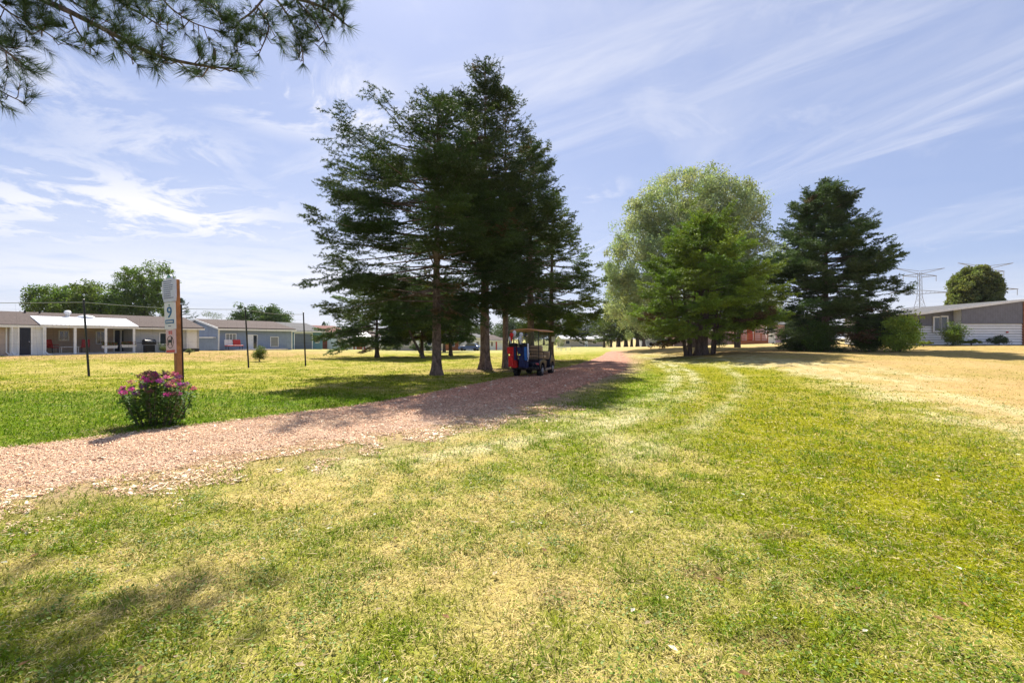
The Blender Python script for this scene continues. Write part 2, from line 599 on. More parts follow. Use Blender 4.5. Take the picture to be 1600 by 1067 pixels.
def ground_material():
    m, T, out = mat_new('turf')
    at = T.n('ShaderNodeAttribute', dict(attribute_name='Col')).outputs['Color']
    pos = T.n('ShaderNodeNewGeometry').outputs['Position']
    n1 = T.noise(pos, 9, 6, .7)
    n2 = T.noise(pos, 38, 5, .7)
    n3 = T.noise(pos, 2.3, 5, .6)
    st = T.n('ShaderNodeMapping', Vector=pos, Scale=(3.0, .8, 1)).outputs[0]
    n4 = T.noise(st, 3.2, 6, .75, .5)
    c = T.mix(T.ramp(n1, .36, .66, 0, .55), at, T.mix(1.0, at, (.62, .70, .5), 'MULTIPLY'))
    c = T.mix(T.ramp(n2, .50, .72, 0, .60), c, T.mix(1.0, c, (1.45, 1.3, 1.15), 'MULTIPLY'))
    c = T.mix(T.ramp(n4, .48, .72, 0, .45), c, T.mix(.5, c, (.48, .40, .20)))
    c = T.mix(T.ramp(n3, .4, .65, 0, .3), c, T.mix(1.0, c, (.85, .95, .7), 'MULTIPLY'))
    b = T.n('ShaderNodeBsdfPrincipled', Base_Color=c, Roughness=.95)
    b.inputs['Specular IOR Level'].default_value = .02
    h = T.m('ADD', T.m('MULTIPLY', n1, .6), T.m('MULTIPLY', n2, .4))
    bp = T.n('ShaderNodeBump', Height=h, Strength=.7, Distance=.05)
    T.t.links.new(bp.outputs[0], b.inputs['Normal'])
    T.t.links.new(b.outputs[0], out.inputs[0])
    return m


def polar_sheet():
    """one sheet out to the horizon, finer near the camera and finer in front of it"""
    th = np.concatenate([np.linspace(-62, 62, 620), np.linspace(62, 298, 120)[1:-1]]) * pi / 180
    r = np.concatenate([[.0], np.geomspace(.4, 60, 330), np.geomspace(60, 1500, 60)[1:]])
    n, k = len(r), len(th)
    TH, RR = np.meshgrid(th, r)
    X, Y = RR * np.sin(TH), RR * np.cos(TH)
    Z = terrain(X, Y)
    V = np.stack([X, Y, Z], -1).reshape(-1, 3)
    i, j = np.meshgrid(np.arange(n - 1), np.arange(k), indexing='ij')
    j2 = (j + 1) % k
    F = np.stack([i * k + j, (i + 1) * k + j, (i + 1) * k + j2, i * k + j2], -1).reshape(-1, 4)[:, ::-1]
    return V, F, X, Y


V, F, GX, GY = polar_sheet()
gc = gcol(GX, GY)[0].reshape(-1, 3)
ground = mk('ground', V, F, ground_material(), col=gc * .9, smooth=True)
tag(ground, kind='structure')


def chip_path():
    """wood-chip path: a strip with a ragged edge, 4 mm or more proud of the turf"""
    m, T, out = mat_new('wood_chip_bed')
    pos = T.n('ShaderNodeNewGeometry').outputs['Position']
    vo = T.n('ShaderNodeTexVoronoi', dict(feature='F1'), Vector=T.n('ShaderNodeMapping', Vector=pos, Rotation=(0, 0, .5), Scale=(1.0, 1.9, 1)).outputs[0], Scale=32.0)
    sep = T.n('ShaderNodeSeparateXYZ', i0=vo.outputs['Color'])
    n = T.noise(pos, 1.1, 5, .6)
    nf = T.noise(pos, 45, 5, .7)
    c = T.mix(sep.outputs[0], (.50, .32, .205), (.72, .52, .36))
    c = T.mix(T.ramp(sep.outputs[1], .72, .9), c, (.68, .50, .37))
    c = T.mix(T.ramp(sep.outputs[2], .82, .95), c, (.15, .08, .055))
    c = T.mix(T.ramp(n, .3, .7, 0, .5), c, (.52, .37, .29))
    c = T.mix(T.ramp(nf, .3, .65, .35, 0), c, (.15, .085, .065))
    # chips turn darker and redder along the farther stretch
    py_ = T.n('ShaderNodeSeparateXYZ', i0=pos).outputs[1]
    c = T.mix(T.m('MULTIPLY', T.ramp(T.m('ADD', py_, T.m('MULTIPLY', n, 4.0)), 9.5, 15), .75), c, T.mix(1.0, c, (.82, .52, .50), 'MULTIPLY'))
    b = T.n('ShaderNodeBsdfPrincipled', Base_Color=c, Roughness=.9)
    b.inputs['Specular IOR Level'].default_value = .15
    bp = T.n('ShaderNodeBump', Height=T.m('ADD', vo.outputs['Distance'], T.m('MULTIPLY', nf, .7)), Strength=.8, Distance=.03)
    T.t.links.new(bp.outputs[0], b.inputs['Normal'])
    T.t.links.new(b.outputs[0], out.inputs[0])
    # resample the centre line
    seg = np.hypot(*(PATH[1:] - PATH[:-1]).T); s = np.concatenate([[0], np.cumsum(seg)])
    S = np.arange(0, s[-1], .08)
    cx, cy, cw = np.interp(S, s, PATH[:, 0]), np.interp(S, s, PATH[:, 1]), np.interp(S, s, PW)
    ker = np.ones(25) / 25
    pad = lambda a: np.convolve(np.pad(a, 12, 'edge'), ker, 'valid')
    cx, cy, cw = pad(cx), pad(cy), pad(cw)
    tx, ty = np.gradient(cx), np.gradient(cy); L = np.hypot(tx, ty); nx, ny = -ty / L, tx / L
    K = 28
    rows = []
    for j in range(K + 1):
        q = j / K * 2 - 1
        rag = 0
        if j in (0, K):
            rag = 1
        wl = cw - (.16 if q < 0 else 0) + (.62 if q < 0 else .16) * (fbm(S * 2.2, S * 0 + (3 if q < 0 else 9), 4, 4) - .5) * 2 * abs(q) ** 3
        wl = wl * (1 - sm(s[-1] - 3, s[-1], S) * .9)
        x, y = cx + nx * wl * q, cy + ny * wl * q
        crown = .022 * (1 - q * q) - (.012 if rag else 0)
        bump = .020 * (fbm(x * 5, y * 5, 6, 3) - .5) - .026 * (np.exp(-((abs(q) - .45) / .14) ** 2))
        rows.append(np.stack([x, y, terrain(x, y) + .010 + crown + (0 if rag else bump)], -1))
    V = np.stack(rows, 1)
    n, k = V.shape[:2]
    i, j = np.meshgrid(np.arange(n - 1), np.arange(k - 1), indexing='ij')
    F = np.stack([i * k + j, i * k + j + 1, (i + 1) * k + j + 1, (i + 1) * k + j], -1).reshape(-1, 4)
    o = mk('path', V.reshape(-1, 3), F[:, ::-1], m, smooth=True)
    tag(o, kind='structure')


chip_path()
NPR = np.random.default_rng(7)


def grass():
    rng = np.random.default_rng(11)
    # ground density falls with distance, blades grow wider
    N = 1000000
    ys = np.linspace(1.1, 44, 1100)
    lam = 7000 * np.where(ys < 3.2, 1, (3.2 / ys) ** 1.9) * (2 * (1.22 * ys + 2.9))
    cdf = np.cumsum(lam); tot = cdf[-1] * (ys[1] - ys[0]); cdf = cdf / cdf[-1]
    N = int(min(N, tot))
    Y = np.interp(rng.random(N), cdf, ys)
    X = (rng.random(N) * 2 - 1) * (1.22 * Y + 2.9)
    # clumping
    keep = rng.random(N) < .45 + .9 * fbm(X * 7, Y * 7, 21, 3)
    X, Y = X[keep], Y[keep]
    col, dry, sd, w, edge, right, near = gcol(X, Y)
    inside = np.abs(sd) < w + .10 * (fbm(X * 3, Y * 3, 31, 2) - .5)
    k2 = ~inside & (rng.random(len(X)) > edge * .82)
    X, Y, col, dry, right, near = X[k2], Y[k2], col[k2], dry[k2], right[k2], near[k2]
    n = len(X)
    Z = terrain(X, Y)
    k3 = rng.random(n) < 1 - .55 * sm(34, 44, Y)
    X, Y, col, dry, right, near, Z = X[k3], Y[k3], col[k3], dry[k3], right[k3], near[k3], Z[k3]; n = len(X)
    isdry = rng.random(n) < np.clip(.15 + .72 * dry, 0, .9) * (1 - .85 * near)
    straw = np.array((.53, .42, .19)); green = np.array((.110, .205, .006)); yel = np.array((.33, .325, .012))
    gmix = rng.random(n)[:, None]
    c = col * .62 + .38 * (green * (1 - gmix) + yel * gmix)
    straw = lerp(straw, np.array((.56, .36, .17)), right * .8)
    c = np.where(isdry[:, None], col * .45 + .55 * straw, c)
    c = np.where((near > .5)[:, None] & ~isdry[:, None], c * .35 + .65 * np.array((.095, .165, .008)), c)
    c = c * (.68 + 1.0 * rng.random(n) ** 1.3 * (1 - .45 * sm(9, 20, Y)))[:, None]
    tf = sm(.50, .68, fbm(X * 4.2, Y * 4.2, 43, 3))[:, None] * (~isdry[:, None]) * .6
    c = c * (1 - tf) + tf * np.array((.10, .19, .010)) * (.7 + .6 * rng.random(n))[:, None]
    sc = np.clip(Y / 3.6, .8, 5.5)
    L = (.026 + .050 * rng.random(n) ** 1.5) * (1 + .02 * (sc - 1))
    tuft = sm(.52, .70, fbm(X * 4.2, Y * 4.2, 43, 3))
    L = L * (.55 + .9 * fbm(X * 1.7, Y * 1.7, 41, 2)) * (1 + .55 * tuft) * np.where(near > .5, 1.25, 1) * (1 - .50 * right) * (1 - .35 * sm(12, 20, Y))
    W = (.0019 + .0021 * rng.random(n)) * sc
    az = rng.random(n) * 2 * pi + 1.5 * fbm(X * .8, Y * .8, 51, 2)
    lean = np.where(isdry, .9 + .6 * rng.random(n), .35 + .95 * rng.random(n))
    d = np.stack([np.cos(az) * np.sin(lean), np.sin(az) * np.sin(lean), np.cos(lean)], -1)
    d2 = np.stack([np.cos(az) * np.sin(lean + .5), np.sin(az) * np.sin(lean + .5), np.maximum(np.cos(lean + .5), -.05)], -1)
    wa = az + pi / 2 + (rng.random(n) - .5)
    wv = np.stack([np.cos(wa), np.sin(wa), np.zeros(n)], -1) * W[:, None]
    B = np.stack([X, Y, Z - .003], -1)
    M_ = B + d * (L * .55)[:, None]
    T_ = M_ + d2 * (L * .45)[:, None]
    V = np.stack([B - wv, B + wv, M_ + wv * .8, M_ - wv * .8, T_], 1).reshape(-1, 3)
    b = np.arange(n)[:, None] * 5
    F = np.concatenate([b + np.array([0, 1, 2, 3]), b + np.array([3, 2, 4])], 1)
    counts = np.tile([4, 3], n)
    C = np.repeat(c, 5, 0)
    o = mk('grass', V, F, leafmat('grass_blades', trans=.28, rough=.8, spec=.06), col=C, counts=counts)
    tag(o, kind='stuff')


def clover():
    """broad-leaved weeds and clover among the grass, one mass"""
    rng = np.random.default_rng(5)
    Vs, Cs = [], []
    n0 = 3800
    Y = 1.6 + 9 * rng.random(n0) ** 1.5
    X = (rng.random(n0) * 2 - 1) * (1.22 * Y + 2.4)
    sd, w, _ = pdist(X, Y, PATH, PW)
    f = fbm(X * .8, Y * .8, 61, 3)
    k = (np.abs(sd) > w + .3) & (f > .44)
    X, Y = X[k], Y[k]
    for x, y in zip(X, Y):
        m = rng.integers(14, 34)
        r = .03 + .06 * rng.random()
        px, py = x + rng.normal(0, r, m), y + rng.normal(0, r, m)
        z = terrain(px, py) + .012 + .03 * rng.random(m)
        a = rng.random(m) * 2 * pi
        l = .005 + .006 * rng.random(m)
        t = rng.normal(0, .35, (m, 2))
        u = np.stack([np.cos(a), np.sin(a), t[:, 0]], -1) * l[:, None]
        v = np.stack([-np.sin(a), np.cos(a), t[:, 1]], -1) * (l * .75)[:, None]
        c = np.stack([px, py, z], -1)
        Vs.append(np.stack([c - u, c - v, c + u, c + v], 1).reshape(-1, 3))
        g = np.array((.105, .175, .008)) * (.7 + .7 * rng.random((m, 1)))
        Cs.append(np.repeat(g, 4, 0))
    V = np.concatenate(Vs); C = np.concatenate(Cs)
    o = mk('clover', V, np.arange(len(V)).reshape(-1, 4), leafmat('clover_leaf', trans=.25), col=C)
    tag(o, kind='stuff')


def chips():
    rng = np.random.default_rng(3)
    seg = np.hypot(*(PATH[1:] - PATH[:-1]).T); s = np.concatenate([[0], np.cumsum(seg)])
    n = 150000
    S = rng.random(n) ** 1.25 * (s[9] - s[1]) * .86 + s[1] * .75
    q = rng.random(n) * 2 - 1
    n2 = 60000                                        # strays along the near edge
    S = np.concatenate([S, s[1] + rng.random(n2) * 13]); q = np.concatenate([q, -1 - np.abs(rng.normal(0, .46, n2))])
    n3 = 5000
    S = np.concatenate([S, s[1] + rng.random(n3) * 20]); q = np.concatenate([q, 1 + np.abs(rng.normal(0, .05, n3))])
    cx, cy, cw = np.interp(S, s, PATH[:, 0]), np.interp(S, s, PATH[:, 1]), np.interp(S, s, PW)
    e = .05
    tx, ty = np.interp(S + e, s, PATH[:, 0]) - cx, np.interp(S + e, s, PATH[:, 1]) - cy
    L = np.hypot(tx, ty) + 1e-9
    x, y = cx - ty / L * cw * q, cy + tx / L * cw * q
    x, y = x + rng.normal(0, .05, len(x)), y + rng.normal(0, .05, len(x))
    k = (y > 1.6) & (np.abs(x) < 1.35 * y + 1) & ((q > -1.02) | (fbm(x * 2.6, y * 2.6, 71, 4) > .40 + .22 * (np.abs(q) - 1)))
    x, y, q = x[k], y[k], q[k]
    n = len(x)
    big = rng.random(n) < np.where(q < -1, .05, .012)
    l = (.006 + .012 * rng.random(n) ** 2) * np.where(big, 2.4, 1) * np.clip(y / 8, 1, 2.0)
    w = l * (.22 + .3 * rng.random(n))
    az = rng.random(n) * 2 * pi
    tl = rng.normal(0, .22, n)
    u = np.stack([np.cos(az), np.sin(az), tl], -1) * l[:, None]
    v = np.stack([-np.sin(az), np.cos(az), rng.normal(0, .3, n)], -1) * w[:, None]
    on = np.abs(q) < 1
    z = terrain(x, y) + np.where(on, .014 + .024 * (1 - q * q), .010) + .012 * rng.random(n)
    c = np.stack([x, y, z], -1)
    nn = np.cross(u, v); nn = nn / np.linalg.norm(nn, axis=1)[:, None] * .003
    V = np.stack([c - u - v * .7, c + u * .9 - v, c + u + v * .8, c - u * .8 + v, c - u - v * .7 - nn, c + u * .9 - v - nn, c + u + v * .8 - nn, c - u * .8 + v - nn], 1).reshape(-1, 3)
    b = np.arange(n)[:, None] * 8
    F = np.concatenate([b + np.array(t) for t in ((0, 1, 2, 3), (0, 4, 5, 1), (1, 5, 6, 2), (2, 6, 7, 3), (3, 7, 4, 0))], 1).reshape(-1, 4)
    pal = np.array([(.80, .58, .41), (.66, .43, .30), (.86, .65, .47), (.46, .27, .17), (.90, .74, .55), (.78, .57, .40), (.68, .47, .35)])
    pal = pal * np.array((.90, .86, .80))
    cc = pal[rng.integers(0, len(pal), n)] * (.75 + .5 * rng.random(n))[:, None]
    fr = (sm(9, 15, y + 2 * rng.random(n)) * .7)[:, None]
    cc = cc * (1 - fr) + fr * cc * np.array((.82, .52, .50))
    rut = np.exp(-((np.abs(q) - .45) / .14) ** 2)[:, None]
    cc = cc * (1 + .18 * rut)
    cc[big] = np.array((.78, .66, .48)) * (.8 + .3 * rng.random((int(big.sum()), 1)))
    o = mk('wood_chips', V, F, leafmat('wood_chip', trans=0.0, rough=.9, spec=.1), col=np.repeat(cc, 8, 0))
    tag(o, kind='stuff')




def clippings():
    """pale dead blades lying loose on the turf, and a few curled dry leaves"""
    rng = np.random.default_rng(19)
    n = 76000
    Y = np.exp(np.log(1.6) + rng.random(n) * (np.log(12) - np.log(1.6)))
    X = (rng.random(n) * 2 - 1) * (1.22 * Y + 2.4)
    sd, w, _ = pdist(X, Y, PATH, PW)
    k = (np.abs(sd) > w) & (rng.random(n) < .25 + 1.2 * fbm(X * 1.9, Y * 1.9, 91, 3) ** 1.5) & ((sd < 0) | (rng.random(n) < .15))
    X, Y = X[k], Y[k]; n = len(X)
    L = (.022 + .045 * rng.random(n) ** 2) * np.clip(Y / 3, .7, 1.2)
    W = (.0009 + .0010 * rng.random(n)) * np.clip(Y / 2.6, 1, 4)
    a = rng.random(n) * 2 * pi
    z = terrain(X, Y) + .016 + .022 * rng.random(n)
    bend = rng.normal(0, .35, n)
    d1 = np.stack([np.cos(a), np.sin(a), rng.normal(0, .16, n)], -1)
    d2 = np.stack([np.cos(a + bend), np.sin(a + bend), rng.normal(-.05, .2, n)], -1)
    wv = np.stack([-np.sin(a), np.cos(a), rng.normal(0, .3, n)], -1) * W[:, None]
    B = np.stack([X, Y, z], -1); M_ = B + d1 * (L * .5)[:, None]; E = M_ + d2 * (L * .5)[:, None]
    V = np.stack([B - wv, B + wv, M_ + wv, M_ - wv, E], 1).reshape(-1, 3)
    b = np.arange(n)[:, None] * 5
    F = np.concatenate([b + np.array([0, 1, 2, 3]), b + np.array([3, 2, 4])], 1)
    c = np.array((.56, .46, .25)) * (.55 + .65 * rng.random(n))[:, None] * np.stack([np.ones(n), .92 + .14 * rng.random(n), .7 + .5 * rng.random(n)], -1)
    o = mk('dry_clippings', V, F, MATS['grass_blades'], col=np.repeat(c, 5, 0), counts=np.tile([4, 3], n))
    tag(o, kind='stuff')
    n = 150
    Y = 1.7 + 9 * rng.random(n) ** 1.3; X = (rng.random(n) * 2 - 1) * (1.2 * Y)
    sd, w, _ = pdist(X, Y, PATH, PW)
    k = sd < -w - .2; X, Y = X[k], Y[k]
    Vs, Cs = [], []
    for x, y in zip(X, Y):
        a = rng.random() * 6.28; l = rng.uniform(.014, .030); z = tz(x, y) + rng.uniform(.02, .04)
        for s in (-1, 1):
            for t0, t1, w0, w1 in ((-1, 0, .05, .55), (0, 1, .55, .05)):
                def q(t, w_): return (x + cos(a) * t * l - sin(a) * s * w_ * l, y + sin(a) * t * l + cos(a) * s * w_ * l, z + w_ * l * .8 + .25 * l * t * t)
                Vs += [q(t0, 0), q(t1, 0), q(t1, w1), q(t0, w0)]
        c = np.array(((.62, .50, .34), (.34, .20, .11), (.70, .66, .56))[rng.integers(3)]) * rng.uniform(.8, 1.2)
        Cs.append(np.tile(c, (16, 1)))
    o = mk('dry_leaves', np.array(Vs), np.arange(len(Vs)).reshape(-1, 4), MATS['grass_blades'], col=np.concatenate(Cs))
    tag(o, kind='stuff')


grass()
clippings()
clover()
chips()

# ------------------------------------------------------------------ trees
def unit(a):
    return a / (np.linalg.norm(a, axis=-1, keepdims=True) + 1e-9)


def needle_mesh(P, D, L, n, nl, nw, rng, C, spread=.75, tipc=1.25, up=0.0):
    """n flat needles round each twig; returns vertices and colours of loose triangles"""
    m = len(P)
    t = (np.arange(n)[None, :] + rng.random((m, n))) / n
    base = P[:, None] + D[:, None] * (L[:, None] * t)[..., None]
    r = unit(rng.normal(size=(m, n, 3)))
    perp = r - D[:, None] * (r * D[:, None]).sum(-1, keepdims=True)
    perp = unit(perp) + np.array((0, 0, up))
    dirn = unit(D[:, None] * (1 - spread * .45) + perp * spread)
    ll = nl * (.7 + .5 * rng.random((m, n)))[..., None]
    wv = unit(np.cross(dirn, unit(rng.normal(size=(m, n, 3))))) * nw * .5
    tip = base + dirn * ll
    V = np.stack([base - wv, base + wv, tip + wv * .25], 2).reshape(-1, 3)
    col = C[:, None] * (1 + (tipc - 1) * t[..., None] ** 2) * (.8 + .4 * rng.random((m, n, 1)))
    return V, np.repeat(col.reshape(-1, 3), 3, 0)


def cl_noise(p, seed):
    """where a crown is full and where it opens: clumps about a metre across"""
    f = 1.05
    a = vnoise(np.array([p[0] * f + seed, p[1] * f + seed + 7.3]), np.array([p[2] * f * 1.25, p[2] * f * 1.25 + 3.1]), 5)
    return .5 * (a[0] + a[1])


def trunk_mb(pts, radii, n=14, flare=1.6, rng=None, roots=5):
    """tapering trunk with root flare and uneven sides"""
    mb = MB()
    P, R = [], []
    steps = 26
    ts = np.linspace(0, 1, steps) ** 1.35
    pts = np.array(pts, float); seg = np.linspace(0, 1, len(pts))
    for t in ts:
        p = [np.interp(t, seg, pts[:, k]) for k in range(3)]
        r = np.interp(t, np.linspace(0, 1, len(radii)), radii)
        h = p[2] - pts[0][2]
        r *= 1 + (flare - 1) * math.exp(-max(h, 0) / (radii[0] * 1.6))
        P.append(p); R.append(r)
    mb.tube(P, R, n)
    ph = rng.random(4) * 6.28 if rng is not None else [0, 1, 2, 3]
    for i in range(steps):
        c = Vector(P[i]); h = c.z - pts[0][2]
        for k in range(n):
            v = mb.v[i * n + k]
            a = 2 * pi * k / n
            w = 1 + .09 * sin(3 * a + ph[0] + c.z * .7) + .06 * sin(7 * a + ph[1] + c.z) + .30 * math.exp(-max(h, 0) / (radii[0] * 1.2)) * sin(roots * a + ph[2])
            mb.v[i * n + k] = c + (v - c) * w
    return mb


def spruce(name, loc, label, H, prof, col, seed, group=None, rt=.22, dens=1.0, nl=.10, nw=.030, step=.30, per=5, lean=(0, 0), asym=None, droop=.25, el=(40, 5, -12), inner=.28,
           twl=.55, sub=True, thick=.10, gap=.40, bark='spruce_bark', brown=.06, cat='spruce tree', cone=True, needles=9, rz=0.0, trunks=None, tipup=.25, litter=None, loc_limits=None):
    """conifer with whorled boughs; prof = [(height fraction, radius)], el = bough pitch at top, middle and bottom"""
    rng = np.random.default_rng(seed)
    root = empty(name, loc, label, cat, group, rz)
    hs = [p[0] * H for p in prof]; rs = [p[1] for p in prof]
    def axis(h):
        t = h / H
        return np.array((lean[0] * t * t, lean[1] * t * t, h))
    tr = trunk_mb([axis(h) for h in np.linspace(-.15, H, 14)], [rt, rt * .86, rt * .66, rt * .42, rt * .18, .012], 14, 1.7, rng)
    tob = tr.build('trunk', MATS[bark], root, smooth=True)
    wood = MB()
    TP, TD, TL, TC = [], [], [], []
    h = hs[0]
    col = np.array(col)
    browncol = np.array((.085, .055, .026))
    while h < H * .985:
        R0 = np.interp(h, hs, rs)
        fr = h / H
        k = per if fr < .9 else 4
        a0 = rng.random() * 6.28
        for q in range(k):
            az = a0 + q * 2 * pi / k + rng.normal(0, .25)
            R = R0 * rng.uniform(.62, 1.12)
            if rng.random() < .10: R *= .6
            if rng.random() < .07: R *= 1.18
            if asym is not None: R *= asym(az, fr, rng)
            if R < .12: continue
            e = np.interp(fr, [0, .5, 1], [el[2], el[1], el[0]]) + rng.normal(0, 7)
            ns = 9
            s = np.linspace(0, 1, ns)
            ax = axis(h)
            bend = rng.normal(0, .12)
            hor = s * R
            zz = hor * tan(radians(e)) - droop * R * s ** 2 * (1 - .4 * fr) + tipup * R * s ** 4
            aa = az + bend * s ** 2
            pts = np.stack([ax[0] + np.cos(aa) * hor, ax[1] + np.sin(aa) * hor, ax[2] + zz], -1)
            wood.tube(pts[::2], list(np.linspace(min(.045, .012 + .011 * R), .004, len(pts[::2]))), 4, cap=False)
            bc = col * rng.uniform(.72, 1.25) * np.array((rng.uniform(.9, 1.15), 1, rng.uniform(.85, 1.1)))
            dead = rng.random() < brown * (1.2 if fr < .35 else .15)
            # side sprays
            nlat = max(3, int(R * (1 - inner) / .17 * dens))
            st = np.sort(inner + (1 - inner) * rng.random(nlat))
            if R < .9: st = np.sort(.05 + .95 * rng.random(nlat))
            gph = rng.random() * 50
            for si in st:
                p = np.array([np.interp(si, s, pts[:, c]) for c in range(3)])
                gz = cl_noise(p, seed)
                if gz < gap and si < .93: continue
                p = p + rng.normal(0, thick, 3) * np.array((.6, .6, 1)) * min(1, R / 2)
                i = min(int(si * (ns - 1)), ns - 2)
                d = pts[i + 1] - pts[i]; d = d / np.linalg.norm(d)
                side = 1 if rng.random() < .5 else -1
                lat = np.array((-d[1], d[0], 0.0)) * side; lat /= np.linalg.norm(lat) + 1e-9
                ang = radians(rng.uniform(30, 68))
                ld = d * cos(ang) + lat * sin(ang) + np.array((0, 0, rng.normal(-.10, .16)))
                ld /= np.linalg.norm(ld)
                ll = min(1.25, twl * (.35 + .9 * (1 - si)) * (R ** .6) * rng.uniform(.6, 1.25) + .12)
                c = bc * rng.uniform(.82, 1.2)
                if dead: c = browncol * rng.uniform(.6, 1.6)
                TP.append(p); TD.append(ld); TL.append(ll); TC.append(c)
                if sub and ll > .22:
                    ms = int(ll / .10)
                    for j in range(ms):
                        u = (j + .6) / ms
                        sd2 = 1 if j % 2 else -1
                        l2 = np.cross(ld, (0, 0, 1.0)) * sd2; l2 /= np.linalg.norm(l2) + 1e-9
                        dd = ld * .65 + l2 * .75 + np.array((0, 0, rng.normal(-.12, .22))); dd /= np.linalg.norm(dd)
                        TP.append(p + ld * ll * u); TD.append(dd); TL.append(.10 + .20 * ll * (1 - u * .6)); TC.append(c * rng.uniform(.85, 1.2))
            # the bough's own end
            for si in np.linspace(max(inner, .35), .97, max(3, int(R * 3))):
                p = np.array([np.interp(si, s, pts[:, c]) for c in range(3)])
                i = min(int(si * (ns - 1)), ns - 2)
                d = pts[i + 1] - pts[i]; d = d / np.linalg.norm(d)
                TP.append(p); TD.append(d); TL.append(R / max(3, int(R * 3)) * 1.1 + .03); TC.append(bc)
        h += step * rng.uniform(.75, 1.25) * (1 if fr < .8 else .7)
    # leader
    for z in np.linspace(H * .93, H * 1.0, 8):
        p = axis(z)
        for q in range(4):
            a = rng.random() * 6.28
            TP.append(p); TD.append(unit(np.array((cos(a), sin(a), 1.1)))); TL.append(.10 + (H - z) * .35); TC.append(col)
    TP, TD, TL, TC = map(np.array, (TP, TD, TL, TC))
    V, C = needle_mesh(TP, TD, TL, needles, nl, nw, rng, TC)
    wood.build('boughs', MATS[bark], root, fixn=False)
    mk('needles', V, np.arange(len(V)).reshape(-1, 3), MATS['needle_leaf'], root, col=C)
    return root


def broadleaf(name, loc, label, H, blobs, col, seed, group=None, cat='tree', rt=.25, trunks=((0, 0),), leaf=.10, aspect=.45, nclump=260, per=110, cr=.65, bark='grey_bark', droop=0.0,
              fork=.3, rz=0.0, hollow=.55, mat='broad_leaf', var=.25, limbs=22, spreadc=1.0):
    """crown of leaf clumps filling several ellipsoids (x, y, z, rx, ry, rz), limbs reaching the clumps"""
    rng = np.random.default_rng(seed)
    root = empty(name, loc, label, cat, group, rz)
    wood = MB()
    blobs = np.array(blobs, float)
    vol = blobs[:, 3] * blobs[:, 4] * blobs[:, 5]
    pick = rng.choice(len(blobs), nclump, p=(vol ** .75) / (vol ** .75).sum())
    d = unit(rng.normal(size=(nclump, 3)))
    rr = hollow + (1.0 - hollow) * rng.random(nclump) ** .6
    rr = rr * (.84 + .30 * fbm(d[:, 0] * 2 + pick * 3.1, d[:, 2] * 2 + d[:, 1], seed, 3))
    inner = rng.random(nclump) < .22
    rr = np.where(inner, rng.random(nclump) * .8, rr)
    Cc = blobs[pick, :3] + d * blobs[pick, 3:] * rr[:, None]
    Cc[:, 2] = np.maximum(Cc[:, 2], .25)
    # trunk and limbs
    fz = H * fork
    tops = []
    for (tx, ty) in trunks:
        lx, ly = tx + rng.normal(0, .1) * H * .08 + tx * .8, ty + rng.normal(0, .1) * H * .05 + ty * .8
        tb = trunk_mb([(tx, ty, -.15), (tx + (lx - tx) * .3, ty, fz * .5), (lx, ly, fz), (lx * 1.2, ly * 1.2, H * .62)], [rt, rt * .8, rt * .62, rt * .2], 12, 1.5, rng)
        tb.build('trunk', MATS[bark], root, smooth=True)
        tops.append((lx, ly, fz))
    for i in range(min(limbs, nclump)):
        c = Cc[i * (nclump // max(1, min(limbs, nclump)))]
        t = tops[rng.integers(len(tops))]
        a = np.array(t) * (1 if rng.random() < .6 else 1) ; a[2] = fz * rng.uniform(.7, 1.2)
        mid = (a + c) / 2 + np.array((0, 0, .12 * H * rng.random())) + rng.normal(0, .03 * H, 3)
        mid[2] = max(mid[2], .1)
        r0 = rt * rng.uniform(.22, .42)
        wood.tube([a, a * .6 + mid * .4, mid, mid * .4 + c * .6, c], [r0, r0 * .8, r0 * .55, r0 * .35, r0 * .15], 6, cap=False)
    wood.build('limbs', MATS[bark], root, fixn=False, smooth=True)
    n = nclump * per
    ci = np.repeat(np.arange(nclump), per)
    crr = cr * (.6 + .8 * rng.random(nclump))
    off = unit(rng.normal(size=(n, 3))) * (rng.random(n) ** .45)[:, None] * crr[ci][:, None]
    off[:, 2] *= .75
    if droop:
        off[:, 2] -= droop * rng.random(n) ** 1.5 * crr[ci] * 2
        off[:, :2] *= (1 - .3 * droop)
    P = Cc[ci] + off
    P[:, 2] = np.maximum(P[:, 2], .04)
    u = unit(rng.normal(size=(n, 3)) + np.array((0, 0, -droop * 1.5)))
    v = unit(np.cross(u, rng.normal(size=(n, 3))))
    l = leaf * (.6 + .7 * rng.random(n))[:, None]
    c = np.array(col) * (1 - var + 2 * var * rng.random(nclump))[ci][:, None] * (.78 + .44 * rng.random(n))[:, None]
    c = c * np.stack([.9 + .25 * rng.random(nclump)[ci], np.ones(n), np.ones(n)], -1)
    V = np.stack([P - u * l * .5, P - v * l * aspect * .5, P + u * l * .5, P + v * l * aspect * .5], 1).reshape(-1, 3)
    mk('leaves', V, np.arange(len(V)).reshape(-1, 4), MATS[mat], root, col=np.repeat(c, 4, 0))
    return root


leafmat('needle_leaf', trans=.2, rough=.6, spec=.12)
leafmat('broad_leaf', trans=.35, rough=.6, spec=.15)
leafmat('silver_leaf', trans=.30, rough=.6, spec=.15)
barkmat('spruce_bark', (.20, .145, .115), 6.0, .40, .5)
barkmat('grey_bark', (.16, .125, .10), 6.0, .4, .2)
barkmat('pine_bark', (.14, .105, .09), 5.0, .4, .2)


def gp(px, Y, dz=0.0):
    g = on_ground(px, Y)
    g.z += dz
    return g


GR_N = 'tall spruces standing beside the wood-chip path'


def left_heavy(az, fr, rng):
    # +x side crowded by the neighbour, open side reaches further
    c = cos(az - pi)
    return 1 + .10 * c if fr > .75 else 1.0 + .20 * c


